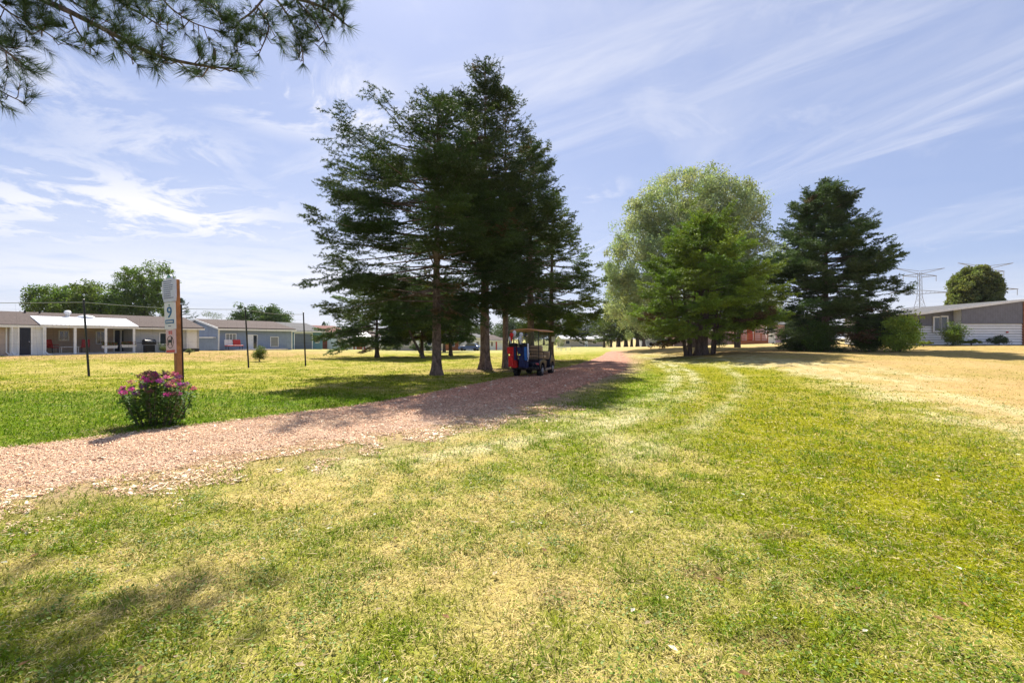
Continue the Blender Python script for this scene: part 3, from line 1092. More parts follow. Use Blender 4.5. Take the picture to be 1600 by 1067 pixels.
S_COL = (.044, .072, .022)
spruce('spruce_tree', gp(682, 19.6), 'leftmost tall spruce by the path, bare grey lower trunk and ragged boughs reaching left', 12.0,
       [(.21, 1.8), (.26, 3.2), (.34, 3.9), (.42, 4.4), (.52, 4.6), (.62, 4.2), (.72, 3.5), (.80, 2.8), (.87, 2.0), (.93, 1.3), (1, .4)], S_COL, 101, GR_N, rt=.205, lean=(.1, .1), asym=left_heavy,
       el=(20, 0, -4), droop=.08, tipup=.10, step=.31, per=6, inner=.45, dens=3.0, thick=.20, gap=.44, brown=.10, nl=.10, nw=.025, needles=15)
spruce('spruce_tree', gp(758, 22.8), 'tallest of the spruces by the path, its trunk flaring in brown needle litter', 15.5,
       [(.20, 1.5), (.26, 2.5), (.35, 2.9), (.5, 3.0), (.65, 2.4), (.78, 1.7), (.88, 1.15), (.94, .8), (1, .15)], (.040, .066, .022), 102, GR_N, rt=.25, el=(32, 6, -8), droop=.2, step=.38, per=5, dens=2.5, thick=.18, gap=.43, needles=15, nl=.10, nw=.025)
spruce('spruce_tree', gp(790, 24.2), 'dark thin-trunked spruce directly behind the left side of the golf cart', 14.9,
       [(.22, 1.3), (.32, 2.1), (.5, 2.3), (.7, 1.7), (.85, 1.05), (.94, .6), (1, .12)], (.040, .066, .022), 103, GR_N, rt=.16, el=(32, 6, -8), droop=.2, step=.42, per=5, dens=2.2, thick=.16, gap=.43, needles=14, nl=.10, nw=.026)
spruce('spruce_tree', gp(829, 27.5), 'spruce rising behind the golf cart roof, next to the tree with the small white marker', 13.6,
       [(.22, 1.7), (.28, 2.8), (.35, 3.3), (.5, 3.1), (.65, 2.5), (.8, 1.7), (.9, 1.1), (1, .2)], (.052, .084, .022), 104, GR_N, rt=.22, el=(30, 3, -10), droop=.25, step=.40, per=5, dens=2.5, thick=.17, gap=.43, needles=14, nl=.11, nw=.028)
t5 = gp(861, 32.5)
spruce('spruce_tree', t5, 'rightmost path spruce, brighter green boughs and a small white marker on its trunk', 12.2,
       [(.20, 2.3), (.26, 3.3), (.34, 3.6), (.44, 3.2), (.55, 2.6), (.7, 1.8), (.85, 1.0), (1, .15)], (.088, .132, .022), 105, GR_N, rt=.20, lean=(.2, 0), el=(30, 2, -12), droop=.2, step=.40, per=5, dens=2.4, thick=.16, gap=.42, needles=14, nl=.12, nw=.03)

# trees across the middle right
spruce('pine_tree', gp(1096, 31.5), 'broad yellow-green pine with a cluster of dark stems, in front of the silvery willow', 9.5,
       [(.14, 3.8), (.20, 4.7), (.32, 4.7), (.5, 4.1), (.62, 3.3), (.74, 2.5), (.84, 1.7), (.92, 1.0), (1, .3)], (.135, .205, .030), 201, None, rt=.34, el=(38, 16, -2), droop=.16, tipup=.16, step=.27, per=7,
       dens=1.2, nl=.17, nw=.05, needles=9, inner=.35, bark='pine_bark', brown=.03, cat='pine tree', twl=.62, sub=True)
spruce('spruce_tree', gp(1290, 33.5), 'lone dark spruce with open horizontal boughs, rising out of the shrubs right of the pine', 12.6,
       [(.04, 3.4), (.12, 4.0), (.2, 4.2), (.33, 4.2), (.45, 4.0), (.56, 3.6), (.66, 3.0), (.78, 2.1), (.88, 1.3), (1, .2)], (.060, .096, .034), 202, None, rt=.26, el=(35, 8, -4), droop=.14, tipup=.16, step=.32, per=7,
       dens=2.4, thick=.16, gap=.43, nl=.15, nw=.045, inner=.34, brown=.10, asym=lambda az, fr, rng: min(1.0, 1 + .04 * cos(az)))
broadleaf('willow_tree', gp(1082, 47), 'huge silvery-green willow towering behind the yellow-green pine', 18.5,
          [(-.8, 0, 14.2, 5.0, 4.6, 4.6), (3.2, 0, 13.4, 4.4, 4.2, 4.2), (-4.6, -.5, 9.6, 4.4, 4.0, 5.2), (-6.0, 0, 4.9, 3.0, 3, 3.6), (0, 0, 8.2, 6.0, 5.0, 5.2), (6.0, 0, 8.6, 3.6, 3.6, 3.6), (6.6, .4, 5.2, 2.4, 3, 3.0), (1.5, 0, 17.2, 2.2, 2.2, 1.8), (-4.6, 0, 13.8, 2.2, 2, 2.0), (5.6, 0, 14.4, 2.3, 2, 1.9), (-7.6, 0, 7.4, 1.8, 2, 2.2)],
          (.31, .365, .21), 203, cat='willow tree', rt=.55, leaf=.27, aspect=.36, nclump=1500, per=95, cr=.85, droop=.30, mat='silver_leaf', hollow=.6, limbs=40, fork=.18)

# stems round the base of the pine
def stems():
    rng = np.random.default_rng(9)
    pine = [o for o in COL.objects if o.name.startswith('pine_tree')][0]
    for i, (px, r, l) in enumerate(((1074, .13, -.9), (1081, .16, -.35), (1088, .14, -.1), (1104, .16, .15), (1110, .10, .4), (1119, .09, .5))):
        x = (px - 1096) / FPX * 31.5
        y = rng.uniform(-.45, .35)
        mb = trunk_mb([(x, y, -.2), (x + l * .2, y, 1.2), (x + l * .8, y, 2.8), (x + l * 1.3, y, 4.6)], [r, r * .9, r * .7, r * .3], 10, 1.25, rng)
        mb.build('stem', MATS['pine_bark'], pine, smooth=True)


stems()

# ------------------------------------------------------------------ materials of the built things
paint('white_siding', (.72, .72, .70), .6, .06, 2.0, lap=.14)
paint('grey_siding', (.46, .46, .45), .6, .07, 2.0, lap=.14)
paint('tan_siding', (.50, .40, .33), .6, .07, 2.0, lap=.14)
paint('blue_siding', (.24, .30, .42), .6, .07, 2.0, lap=.14)
paint('teal_siding', (.10, .22, .28), .6, .07, 2.0, lap=.14)
paint('beige_siding', (.45, .40, .34), .6, .07, 2.0, lap=.14)
paint('pink_siding', (.62, .42, .42), .6, .07, 2.0, lap=.16)
paint('cream_siding', (.62, .56, .46), .6, .07, 2.0, lap=.16)
paint('dark_grey_panel', (.15, .155, .19), .55, .10, 3.0, lap=.20, lapdir='X', lapdark=.5)
paint('white_trim', (.80, .80, .79), .5, .05, 4.0)
paint('white_metal', (.72, .73, .76), .35, .05, 4.0, spec=.5)
paint('brown_shingle', (.062, .042, .037), .95, .30, 9.0, bump=.6, bscale=30)
paint('red_shingle', (.15, .060, .048), .95, .25, 9.0, bump=.6, bscale=30)
paint('grey_shingle', (.085, .085, .09), .95, .25, 9.0, bump=.6, bscale=30)
paint('navy_paint', (.010, .015, .035), .4, .10, 4.0)
paint('garage_grey', (.13, .16, .21), .5, .06, 4.0, lap=.45, lapdark=.5)
paint('concrete', (.42, .39, .36), .9, .15, 5.0, bump=.3)
paint('black_plastic', (.012, .012, .014), .45, .15, 8.0)
paint('black_steel', (.014, .014, .016), .4, .2, 8.0)
paint('galvanised', (.42, .43, .45), .4, .12, 8.0, metal=.7)
paint('red_plastic', (.45, .025, .02), .4, .1, 8.0)
paint('red_fabric', (.62, .022, .018), .7, .18, 12.0, bump=.3)
paint('cedar_wood', (.30, .10, .035), .7, .25, 3.0, bump=.4)
paint('red_fence_wood', (.26, .09, .06), .8, .25, 3.0, lap=.14, lapdir='X')
paint('post_wood', (.36, .155, .055), .7, .25, 9.0, bump=.35, bscale=30)
paint('tan_vinyl', (.42, .29, .17), .45, .08, 6.0)
paint('tan_roof', (.55, .24, .11), .4, .08, 6.0)
paint('cart_body', (.012, .014, .026), .3, .12, 6.0, spec=.35)
paint('rubber', (.012, .012, .012), .85, .2, 20.0)
paint('rim_metal', (.40, .40, .42), .3, .1, 10.0, metal=.8)
paint('navy_fabric', (.014, .020, .075), .75, .2, 12.0, bump=.3)
paint('blue_fabric', (.025, .13, .42), .65, .2, 12.0, bump=.3)
paint('white_fabric', (.66, .67, .72), .8, .12, 12.0, bump=.3)
paint('chrome', (.55, .56, .58), .2, .05, 10.0, metal=.9)
paint('sign_board', (.50, .54, .66), .5, .06, 6.0)
paint('sign_white', (.62, .64, .66), .5, .05, 6.0)
paint('sign_pink', (.60, .44, .45), .5, .06, 6.0)
paint('sign_blue', (.02, .13, .30), .5, .08, 6.0)
paint('sign_ink', (.09, .11, .22), .6, .10, 6.0)
paint('sign_green', (.13, .30, .24), .5, .08, 6.0)
paint('sign_red', (.50, .05, .05), .5, .08, 6.0)
paint('sign_black', (.02, .02, .025), .6, .1, 6.0)
paint('lattice_steel', (.30, .31, .35), .5, .1, 4.0, metal=.3)
paint('flower_purple', (.42, .06, .30), .6, .3, 30.0)
paint('flower_pink', (.62, .10, .30), .6, .3, 30.0)
paint('mulch', (.30, .19, .13), .95, .3, 20.0, bump=.6)
paint('car_blue', (.03, .07, .22), .25, .05, 3.0, spec=.6)
paint('car_white', (.65, .65, .66), .3, .05, 3.0, spec=.6)
paint('soil', (.055, .04, .03), .95, .3, 20.0, bump=.5)
paint('planter_white', (.60, .58, .54), .6, .1, 6.0)
paint('dark_room', (.02, .02, .022), .9, .1, 6.0)
paint('net_cord', (.03, .03, .03), .95, .1, 8.0, spec=.02)
glassmat('window_glass')
glassmat('pale_glass', (.22, .24, .26), .15)


def perforated():
    m, T, out = mat_new('clear_screen')
    g = T.n('ShaderNodeBsdfTransparent', Color=(.80, .84, .88, 1))
    s = T.n('ShaderNodeBsdfGlossy', Color=(.8, .85, .9, 1), Roughness=.1)
    mx = T.n('ShaderNodeMixShader', i0=.18, i1=g.outputs[0], i2=s.outputs[0])
    T.t.links.new(mx.outputs[0], out.inputs[0])


perforated()


class Facade:
    """vertical plane through two ground points; u runs along it, so photo pixels can be turned into u and z"""
    def __init__(self, px0, Y0, px1, Y1):
        self.A = Vector(((px0 - 800) / FPX * Y0, Y0)); B = Vector(((px1 - 800) / FPX * Y1, Y1))
        self.len = (B - self.A).length
        self.d = (B - self.A).normalized()
        self.rz = atan2(self.d.y, self.d.x)

    def u(self, px, v=0.0):
        k = (px - 800) / FPX
        ax, ay = self.A.x - self.d.y * v, self.A.y + self.d.x * v
        return (k * ay - ax) / (self.d.x - k * self.d.y)

    def Y(self, px, v=0.0):
        return self.A.y + self.d.x * v + self.d.y * self.u(px, v)

    def z(self, px, py, v=0.0):
        return CAM_H + (HOR - py) / FPX * self.Y(px, v)


def window_part(root, u0, u1, z0, z1, y=-.02, name='window', glass='window_glass', frame='white_trim', bars=1, sill=True, t=.07):
    fr = MB()
    fr.b2((u0 - t, y - .03, z0 - t), (u0, y + .03, z1 + t)); fr.b2((u1, y - .03, z0 - t), (u1 + t, y + .03, z1 + t))
    fr.b2((u0, y - .03, z1), (u1, y + .03, z1 + t)); fr.b2((u0, y - .03, z0 - t), (u1, y + .03, z0))
    for i in range(bars):
        c = u0 + (u1 - u0) * (i + 1) / (bars + 1)
        fr.b2((c - .025, y - .025, z0), (c + .025, y + .02, z1))
    w = MB().b2((u0, y - .01, z0), (u1, y + .01, z1)).build(name, MATS[glass], root)
    fr.build('frame', MATS[frame], w)
    return w


def door_part(root, u0, u1, z0, z1, mat='navy_paint', y=-.03, frame='white_trim', handle=True):
    d = MB().b2((u0, y - .02, z0), (u1, y + .02, z1))
    for a, b in ((.12, .45), (.52, .9)):
        d.b2((u0 + .15 * (u1 - u0), y - .03, z0 + (z1 - z0) * a), (u1 - .15 * (u1 - u0), y - .02, z0 + (z1 - z0) * b))
    d = d.build('door', MATS[mat], root)
    f = MB().b2((u0 - .09, y - .04, z0), (u0, y + .03, z1 + .09)).b2((u1, y - .04, z0), (u1 + .09, y + .03, z1 + .09)).b2((u0, y - .04, z1), (u1, y + .03, z1 + .09))
    f.build('frame', MATS[frame], d)
    if handle:
        MB().ball((u1 - .1, y - .07, z0 + 1.0), .04, 8).build('handle', MATS['chrome'], d)
    return d


def roof_mb(u0, u1, v0, v1, ze, zr, over=.35, t=.14):
    """gable roof, ridge along u, one slab folded at the ridge"""
    vm = (v0 + v1) / 2
    s = (zr - ze) / (vm - v0)
    a, b = v0 - over, v1 + over
    za = ze - over * s
    poly = [(a, za), (vm, zr), (b, za), (b, za + t), (vm, zr + t), (a, za + t)]
    return MB().prism(poly, u0 - over * .8, u1 + over * .8, 'x')


def gable_walls(u0, u1, v0, v1, z0, ze, zr, t=0):
    vm = (v0 + v1) / 2
    return MB().prism([(v0, z0), (v1, z0), (v1, ze), (vm, zr), (v0, ze)], u0, u1, 'x')


# ------------------------------------------------------------------ the white house on the left
def white_house():
    F = Facade(0, 33.0, 335, 45.2)
    gz = .29
    root = empty('white_house', (F.A.x, F.A.y, gz), 'long low white and grey house with brown roof and open porch at the left', 'house', None, F.rz)
    U = F.u
    def Z(px, py, v=0.0): return F.z(px, py, v) - gz
    ze, zr, dep = 2.28, 3.30, 7.6
    uL, uR = U(0) - 7.5, U(311)
    up0, up1 = U(66), U(209)                   # the porch opening
    # three stretches of wall and the recessed wall behind the porch
    MB().b2((U(14) , -.35, -.4), (up0, 2.3, ze - .02)).build('entry_wall', MATS['white_siding'], root)
    MB().b2((uL, .0, -.4), (U(14) - .003, 2.3, ze - .03)).build('wall', MATS['tan_siding'], root)
    m = MB(); m.b2((up0 + .003, 2.3, -.4), (up1 - .003, 2.5, ze + .3)); m.build('porch_wall', MATS['tan_siding'], root)
    m = MB(); m.prism([(.0, -.4), (dep, -.4), (dep, ze), (dep / 2, zr - .06), (.0, ze - .02)], up1, uR, 'x'); m.build('wall', MATS['grey_siding'], root)
    m = MB(); m.prism([(2.5, -.4), (dep, -.4), (dep, ze), (dep / 2, zr - .06), (2.5, ze)], uL, up1 - .003, 'x'); m.build('wall', MATS['grey_siding'], root)
    roof = roof_mb(uL - .2, uR, -.05, dep + .05, ze, zr, .35, .12).build('roof', MATS['brown_shingle'], root)
    MB().b2((uL - .5, -.46, ze - .20), (up0 - .02, -.36, ze - .02)).build('gutter', MATS['white_trim'], root)
    MB().b2((up1 + .02, -.46, ze - .20), (uR + .3, -.40, ze - .06)).build('gutter', MATS['white_trim'], root)
    # roof fittings
    uv = U(105, 2.6)
    MB().lathe([(.13, -.2), (.13, .22), (.20, .24), (.24, .34), (.22, .46), (.12, .54), (.02, .56)], (uv, 2.5, 3.05), 14).build('roof_vent', MATS['white_metal'], roof, smooth=True)
    ud = U(133, 2.6)
    MB().lathe([(.62, -.25), (.62, .02), (.56, .12), (.4, .2), (.15, .25), (.02, .25)], (ud, 2.4, 3.0), 18).build('skylight', MATS['white_metal'], roof, smooth=True)
    for px in (39, 62):
        MB().tube([(U(px, 3.4), 3.4, 3.0), (U(px, 3.4), 3.4, 3.52)], .06, 8).build('vent_pipe', MATS['black_steel'], roof)
    # porch roof of white metal sheet
    pr = MB().prism([(-.62, ze - .03), (2.2, ze + .70), (2.2, ze + .77), (-.62, ze + .05)], U(60), up1 + .15, 'x')
    for i in range(24):
        a = U(60) + (up1 + .15 - U(60)) * (i + .5) / 24
        pr.prism([(-.62, ze + .05), (2.2, ze + .77), (2.2, ze + .785), (-.62, ze + .065)], a - .015, a + .015, 'x')
    pr.build('porch_roof', MATS['white_metal'], root)
    MB().b2((U(60), -.60, ze - .18), (up1 + .15, -.50, ze - .035)).build('porch_beam', MATS['white_trim'], root)
    for px in (69, 117, 165, 209):
        MB().b2((U(px, -.5) - .075, -.60, -.1), (U(px, -.5) + .075, -.45, ze - .18)).build('porch_post', MATS['white_trim'], root)
    MB().b2((up0, -.55, -.35), (up1 + .2, 2.3, .13)).build('porch_floor', MATS['concrete'], root)
    # doors and windows
    door_part(root, U(30, -.35), U(48, -.35), .02, Z(38, 511), y=-.38)
    window_part(root, U(93, 2.3), U(106, 2.3), 1.15, 1.85, y=2.27)
    window_part(root, U(151, 2.3), U(163, 2.3), .85, 1.85, y=2.27)
    door_part(root, U(179, 2.3), U(187, 2.3), .14, 2.0, y=2.27)
    door_part(root, U(190, 2.3), U(197, 2.3), .14, 2.0, y=2.27)
    window_part(root, U(250), U(268), Z(258, 537), Z(258, 521), bars=0)
    # pale shutter doors and dark skirting at the far end
    MB().b2((U(291), -.06, Z(300, 544)), (U(307), -.02, Z(300, 512))).build('shutter', MATS['white_metal'], root)
    MB().b2((U(276), -.05, -.3), (uR, -.01, Z(300, 544) - .05)).build('skirting', MATS['black_plastic'], root)
    for px, v in ((19, -.42), (71, -.62), (10, -.06)):
        u = U(px, v)
        MB().tube([(u, v - .02, ze - .2), (u, v - .02, .25), (u + .1, v - .3, .08), (u + .15, v - .75, .05)], .045, 8).build('downspout', MATS['white_trim'], root)
    # a slab of paving along the front
    o = F.A
    pv = MB(); pv.b2((U(0), -2.0, -.06), (U(275), -.56, .05)); pv.build('patio', MATS['concrete'], root)
    return F, root, gz, U


HF, HROOT, HGZ, HU = white_house()


def on_house(px, v, z=0.0):
    u = HF.u(px, v)
    x = HF.A.x + HF.d.x * u - HF.d.y * v
    y = HF.A.y + HF.d.y * u + HF.d.x * v
    return Vector((x, y, HGZ + z))


def patio_chair(px, v, rz, label):
    r = empty('patio_chair', on_house(px, v, .13), label, 'chair', 'red chairs on the porch', rz)
    MB().box((0, 0, .42), (.5, .5, .06)).build('seat', MATS['red_plastic'], r, bevel=.01)
    MB().box((0, .26, .75), (.5, .06, .62), rx=-.2).build('backrest', MATS['red_plastic'], r, bevel=.01)
    for x in (-.22, .22):
        for y in (-.22, .22):
            MB().tube([(x, y, 0), (x, y, .4)], .02, 6).build('leg', MATS['black_steel'], r)
    for x in (-.27, .27):
        MB().box((x, .02, .62), (.05, .48, .04)).build('armrest', MATS['red_plastic'], r)


patio_chair(82, 1.2, HF.rz + .6, 'red plastic chair at the left end of the shaded porch')
patio_chair(133, 1.0, HF.rz - .4, 'red plastic chair near the middle of the shaded porch')


def porch_table():
    r = empty('patio_table', on_house(108, .6, .13), 'low glass-topped table between the red chairs on the porch', 'table', None, HF.rz)
    MB().box((0, 0, .46), (1.2, .6, .03)).build('tabletop', MATS['white_metal'], r)
    for x in (-.5, .5):
        for y in (-.22, .22):
            MB().tube([(x, y, 0), (x, y, .45)], .02, 6).build('leg', MATS['white_trim'], r)


porch_table()


def planter(px, v, z, label, seed):
    rng = np.random.default_rng(seed)
    r = empty('flower_planter', on_house(px, v, z), label, 'planter', 'planters on the porch edge', HF.rz)
    MB().box((0, 0, .12), (.95, .28, .24), taper=1.12).build('box', MATS['planter_white'], r)
    n = 700
    P = np.stack([rng.uniform(-.5, .5, n), rng.uniform(-.16, .16, n), .24 + .26 * rng.random(n)], -1)
    u = unit(rng.normal(size=(n, 3))) * .035; v_ = unit(np.cross(u, rng.normal(size=(n, 3)))) * .025
    c = np.where(rng.random(n)[:, None] < .3, np.array((.5, .06, .06)), np.array((.09, .16, .03)))
    mk('flowers', np.stack([P - u, P - v_, P + u, P + v_], 1).reshape(-1, 3), np.arange(4 * n).reshape(-1, 4), MATS['broad_leaf'], r, col=np.repeat(c, 4, 0))


planter(171, -.45, .45, 'white flower planter on the porch edge left of the dark doors', 1)
planter(201, -.45, .50, 'white flower planter at the right end of the porch edge', 2)


def barbecue():
    r = empty('barbecue', on_house(233, -.9, .0), 'black hooded barbecue grill standing on the paving by the grey wall', 'barbecue', None, HF.rz + .1)
    MB().prism([(-.28, .72), (.28, .72), (.30, .92), (-.30, .92)], -.42, .42, 'x').build('firebox', MATS['black_plastic'], r, bevel=.02)
    MB().prism([(-.30, .925), (.30, .925), (.27, 1.08), (.12, 1.20), (-.12, 1.20), (-.27, 1.08)], -.42, .42, 'x').build('hood', MATS['black_plastic'], r, bevel=.02)
    for s in (-1, 1):
        MB().box((s * .62, 0, .90), (.36, .46, .04)).build('side_shelf', MATS['black_plastic'], r)
    MB().box((0, 0, .38), (.7, .42, .6)).build('cabinet', MATS['black_steel'], r)
    for s in (-1, 1):
        MB().tube([(s * .34, -.2, .05), (s * .34, .2, .05)], .06, 10).build('wheel', MATS['rubber'], r)
    MB().tube([(-.3, -.36, 1.02), (.3, -.36, 1.02)], .018, 6).build('handle', MATS['chrome'], r)


barbecue()


# ------------------------------------------------------------------ the blue house
def blue_house():
    F = Facade(342, 48.0, 456, 56.0)
    gz = tz(F.A.x, F.A.y)
    root = empty('blue_house', (F.A.x, F.A.y, gz - .05), 'blue-sided single-storey house with low brown roof beyond the white house', 'house', None, F.rz)
    gz -= .05
    U = F.u
    Z = lambda px, py, v=0.0: F.z(px, py, v) - gz
    L, dep = F.len, 7.4
    ze, zr = Z(455, 519), Z(342, 508, 3.6)
    ze = 2.45; zr = 3.35
    gable_walls(0, L, 0, dep, -.4, ze, zr - .08).build('wall', MATS['blue_siding'], root)
    roof_mb(0, L, 0, dep, ze, zr, .35, .10).build('roof', MATS['brown_shingle'], root)
    vm = dep / 2
    # white rake boards on the near gable and along the eave
    s = (zr - ze) / vm
    rk = MB().prism([(-.36, ze - .36 * s - .10), (vm, zr - .10), (vm, zr + .08), (-.36, ze - .36 * s + .08)], -.34, -.29, 'x')
    rk.prism([(dep + .36, ze - .36 * s - .10), (vm, zr - .10), (vm, zr + .08), (dep + .36, ze - .36 * s + .08)], -.34, -.29, 'x')
    rk.build('rake_board', MATS['white_trim'], root)
    MB().b2((-.3, -.44, ze - .28), (L + .3, -.37, ze - .10)).build('gutter', MATS['white_trim'], root)
    MB().b2((-.05, -.03, -.2), (.06, .06, ze - .1)).build('corner_board', MATS['white_trim'], root)
    MB().b2((L - .06, -.03, -.2), (L + .05, .06, ze - .1)).build('corner_board', MATS['white_trim'], root)
    # carport under the near gable
    MB().b2((-.34, .4, 1.35), (-.05, dep - .4, 1.47)).build('carport_beam', MATS['white_trim'], root)
    window_part(root, U(353), U(368), Z(360, 535), Z(360, 522), bars=2, glass='pale_glass')
    window_part(root, U(423), U(434), Z(428, 541), Z(428, 527), bars=0, glass='pale_glass')
    door_part(root, U(388), U(394), .1, Z(391, 524), mat='white_metal')
    window_part(root, U(395.5), U(401), .15, Z(398, 524), bars=0)
    MB().b2((U(350), -2.2, -.25), (U(430), -.01, .12)).build('patio', MATS['concrete'], root)
    return F, gz


BF, BGZ = blue_house()


def on_fac(F, gz, px, v, z=0.0):
    u = F.u(px, v)
    return Vector((F.A.x + F.d.x * u - F.d.y * v, F.A.y + F.d.y * u + F.d.x * v, gz + z))


def red_swing():
    r = empty('garden_bench', on_fac(BF, BGZ, 366, -1.2, .12), 'red and white cushioned garden bench in front of the blue house', 'bench', None, BF.rz)
    MB().box((0, 0, .42), (1.7, .55, .10)).build('seat', MATS['red_plastic'], r, bevel=.02)
    MB().box((-.45, .28, .75), (.80, .10, .6), rx=-.2).build('backrest', MATS['white_fabric'], r, bevel=.02)
    MB().box((.45, .28, .75), (.80, .10, .6), rx=-.2).build('backrest', MATS['red_plastic'], r, bevel=.02)
    for x in (-.75, .75):
        for y in (-.2, .2):
            MB().tube([(x, y, 0), (x, y, .4)], .03, 6).build('leg', MATS['black_steel'], r)


red_swing()


def garage():
    F = Facade(456, 59, 504, 64)
    gz = tz(F.A.x, F.A.y) - .05
    root = empty('garage', (F.A.x, F.A.y, gz), 'teal garage with a grey-blue door, just right of the blue house', 'garage', None, F.rz)
    L, dep, ze, zr = F.len, 6.5, 2.5, 3.55
    gable_walls(0, L, 0, dep, -.4, ze, zr - .06).build('wall', MATS['teal_siding'], root)
    roof_mb(0, L, 0, dep, ze, zr, .3, .1).build('roof', MATS['grey_shingle'], root)
    MB().b2((-.25, -.40, ze - .22), (L + .25, -.33, ze - .06)).build('gutter', MATS['white_trim'], root)
    MB().b2((F.u(461), -.05, -.1), (F.u(487), -.01, 2.05)).build('garage_door', MATS['garage_grey'], root)
    f = MB()
    for px in (459.5, 487.5): f.b2((F.u(px) - .06, -.07, -.1), (F.u(px) + .06, -.02, 2.1))
    f.b2((F.u(459.5), -.07, 2.1), (F.u(488), -.02, 2.22)); f.build('door_frame', MATS['white_trim'], root)
    window_part(root, F.u(493), F.u(498), .9, 1.8, bars=0, glass='pale_glass')


garage()


def far_house(name, px0, px1, Y0, Y1, label, wall, roof, ze=2.5, zr=3.5, dep=7, wins=(), door=None, gz=None, cat='house', wmat='window_glass', eave=True, chim=False):
    F = Facade(px0, Y0, px1, Y1)
    g = (tz(F.A.x, F.A.y) if gz is None else gz) - .05
    root = empty(name, (F.A.x, F.A.y, g), label, cat, None, F.rz)
    L = F.len
    gable_walls(0, L, 0, dep, -.6, ze, zr - .06).build('wall', MATS[wall], root)
    r = roof_mb(0, L, 0, dep, ze, zr, .35, .12).build('roof', MATS[roof], root)
    if chim:
        MB().b2((L * .6, dep * .4, zr - .2), (L * .6 + .5, dep * .4 + .5, zr + .7)).build('chimney', MATS['red_shingle'], r)
    if eave:
        MB().b2((-.25, -.45, ze - .26), (L + .25, -.38, ze - .08)).build('gutter', MATS['white_trim'], root)
    for (a, b, z0, z1) in wins:
        window_part(root, F.u(a), F.u(b), z0, z1, bars=0, glass=wmat)
    if door:
        door_part(root, F.u(door[0]), F.u(door[1]), .05, 2.05, mat=door[2], handle=False)
    return F, root, g


far_house('brick_red_house', 484, 548, 72, 80, 'house with a long reddish roof behind the teal garage', 'grey_siding', 'red_shingle', ze=2.5, zr=3.9, dep=8, wins=((507, 513, 1.4, 2.1), (536, 540, .9, 1.9)))


def board_fence(px0, Y0, px1, Y1, h, label, mat='red_fence_wood', name='board_fence'):
    F = Facade(px0, Y0, px1, Y1)
    g = tz(F.A.x, F.A.y)
    r = empty(name, (F.A.x, F.A.y, g), label, 'fence', None, F.rz)
    MB().b2((0, -.02, -.1), (F.len, .02, h)).build('boards', MATS[mat], r)
    n = max(2, int(F.len / 2.2) + 1)
    for i in range(n):
        x = F.len * i / (n - 1)
        MB().b2((x - .06, -.09, -.2), (x + .06, -.022, h + .08)).build('post', MATS[mat], r)


board_fence(504, 66, 523, 68, 1.35, 'short reddish board fence beside the teal garage')


def white_shed():
    F, r, g = far_house('garden_shed', 528, 552, 66, 69, 'pale grey-blue shed right of the reddish fence, half under drooping spruce boughs', 'white_siding', 'grey_shingle', 1.7, 2.4, 3, door=(537, 542, 'white_metal'), cat='shed')


white_shed()
far_house('porch_house', 552, 600, 78, 84, 'low orange-red house with a white gabled porch behind the left pines', 'cream_siding', 'brown_shingle', 2.4, 3.5, 8, wins=((556, 562, .9, 1.9), (584, 592, .9, 1.9)), door=(566, 570, 'red_plastic'))
MATS['orange_wall'] = paint('orange_wall', (.34, .115, .055), .7, .12, 3.0)


def porch_front():
    F = Facade(553, 76, 576, 78)
    g = tz(F.A.x, F.A.y)
    r = empty('garden_pavilion', (F.A.x, F.A.y, g), 'small orange-walled pavilion with white posts and a white gabled canopy', 'pavilion', None, F.rz)
    MB().b2((0, 0, -.1), (F.len * .62, 2.5, 2.1)).build('wall', MATS['orange_wall'], r)
    roof_mb(0, F.len, -.6, 2.6, 2.15, 2.85, .2, .1).build('roof', MATS['white_metal'], r)
    for t in (.02, .5, .98):
        MB().b2((F.len * t - .07, -.6, 0), (F.len * t + .07, -.46, 2.16)).build('post', MATS['white_trim'], r)


porch_front()


def camper():
    F = Facade(596, 74, 613, 75)
    g = tz(F.A.x, F.A.y)
    r = empty('camper_trailer', (F.A.x, F.A.y, g), 'small white camper with dark windows, parked just right of the leftmost pine trunk', 'camper', None, F.rz)
    L = F.len
    MB().prism([(0, .45), (L, .45), (L, 1.6), (L - .3, 2.3), (.3, 2.3), (0, 1.7)], 0, 2.1, 'y').build('body', MATS['car_white'], r, bevel=.05)
    window_part(r, L * .15, L * .40, 1.3, 1.8, bars=0, t=.03); window_part(r, L * .6, L * .85, 1.3, 1.8, bars=0, t=.03)
    for t in (.3, .7):
        MB().tube([(L * t, -.05, .33), (L * t, .2, .33)], .33, 14).build('wheel', MATS['rubber'], r)


camper()
far_house('beige_house', 624, 694, 82, 92, 'long beige house behind the leaning pine, dark shrubs along its wall', 'beige_siding', 'brown_shingle', 2.5, 3.6, 8, wins=((632, 639, .9, 1.8), (668, 674, .9, 1.8)), door=(650, 654, 'white_metal'))
far_house('deck_house', 700, 728, 100, 104, 'far reddish-brown house between the trunks of the two nearest spruces', 'cedar_wood', 'brown_shingle', 2.6, 3.8, 8, wins=((706, 710, 1, 2), (717, 721, 1, 2)))
far_house('white_bungalow', 738, 757, 100, 103, 'far white bungalow seen just left of the tallest spruce trunk', 'white_siding', 'grey_shingle', 3.0, 4.0, 8, wins=((744, 748, 1, 2),))
far_house('small_white_house', 764, 788, 108, 112, 'far white house with a reddish door, between the tallest spruce and the cart', 'white_siding', 'brown_shingle', 2.5, 3.6, 8, wins=((767, 770, 1, 2),), door=(774, 776.5, 'red_plastic'))
far_house('mobile_home', 878, 944, 118, 120, 'far beige mobile home with rounded roof at the end of the path', 'beige_siding', 'white_metal', 2.4, 3.1, 4.5, wins=((884, 890, 1, 1.9), (905, 909, 1, 1.9), (926, 932, 1, 1.9)), door=(914, 918, 'white_metal'))
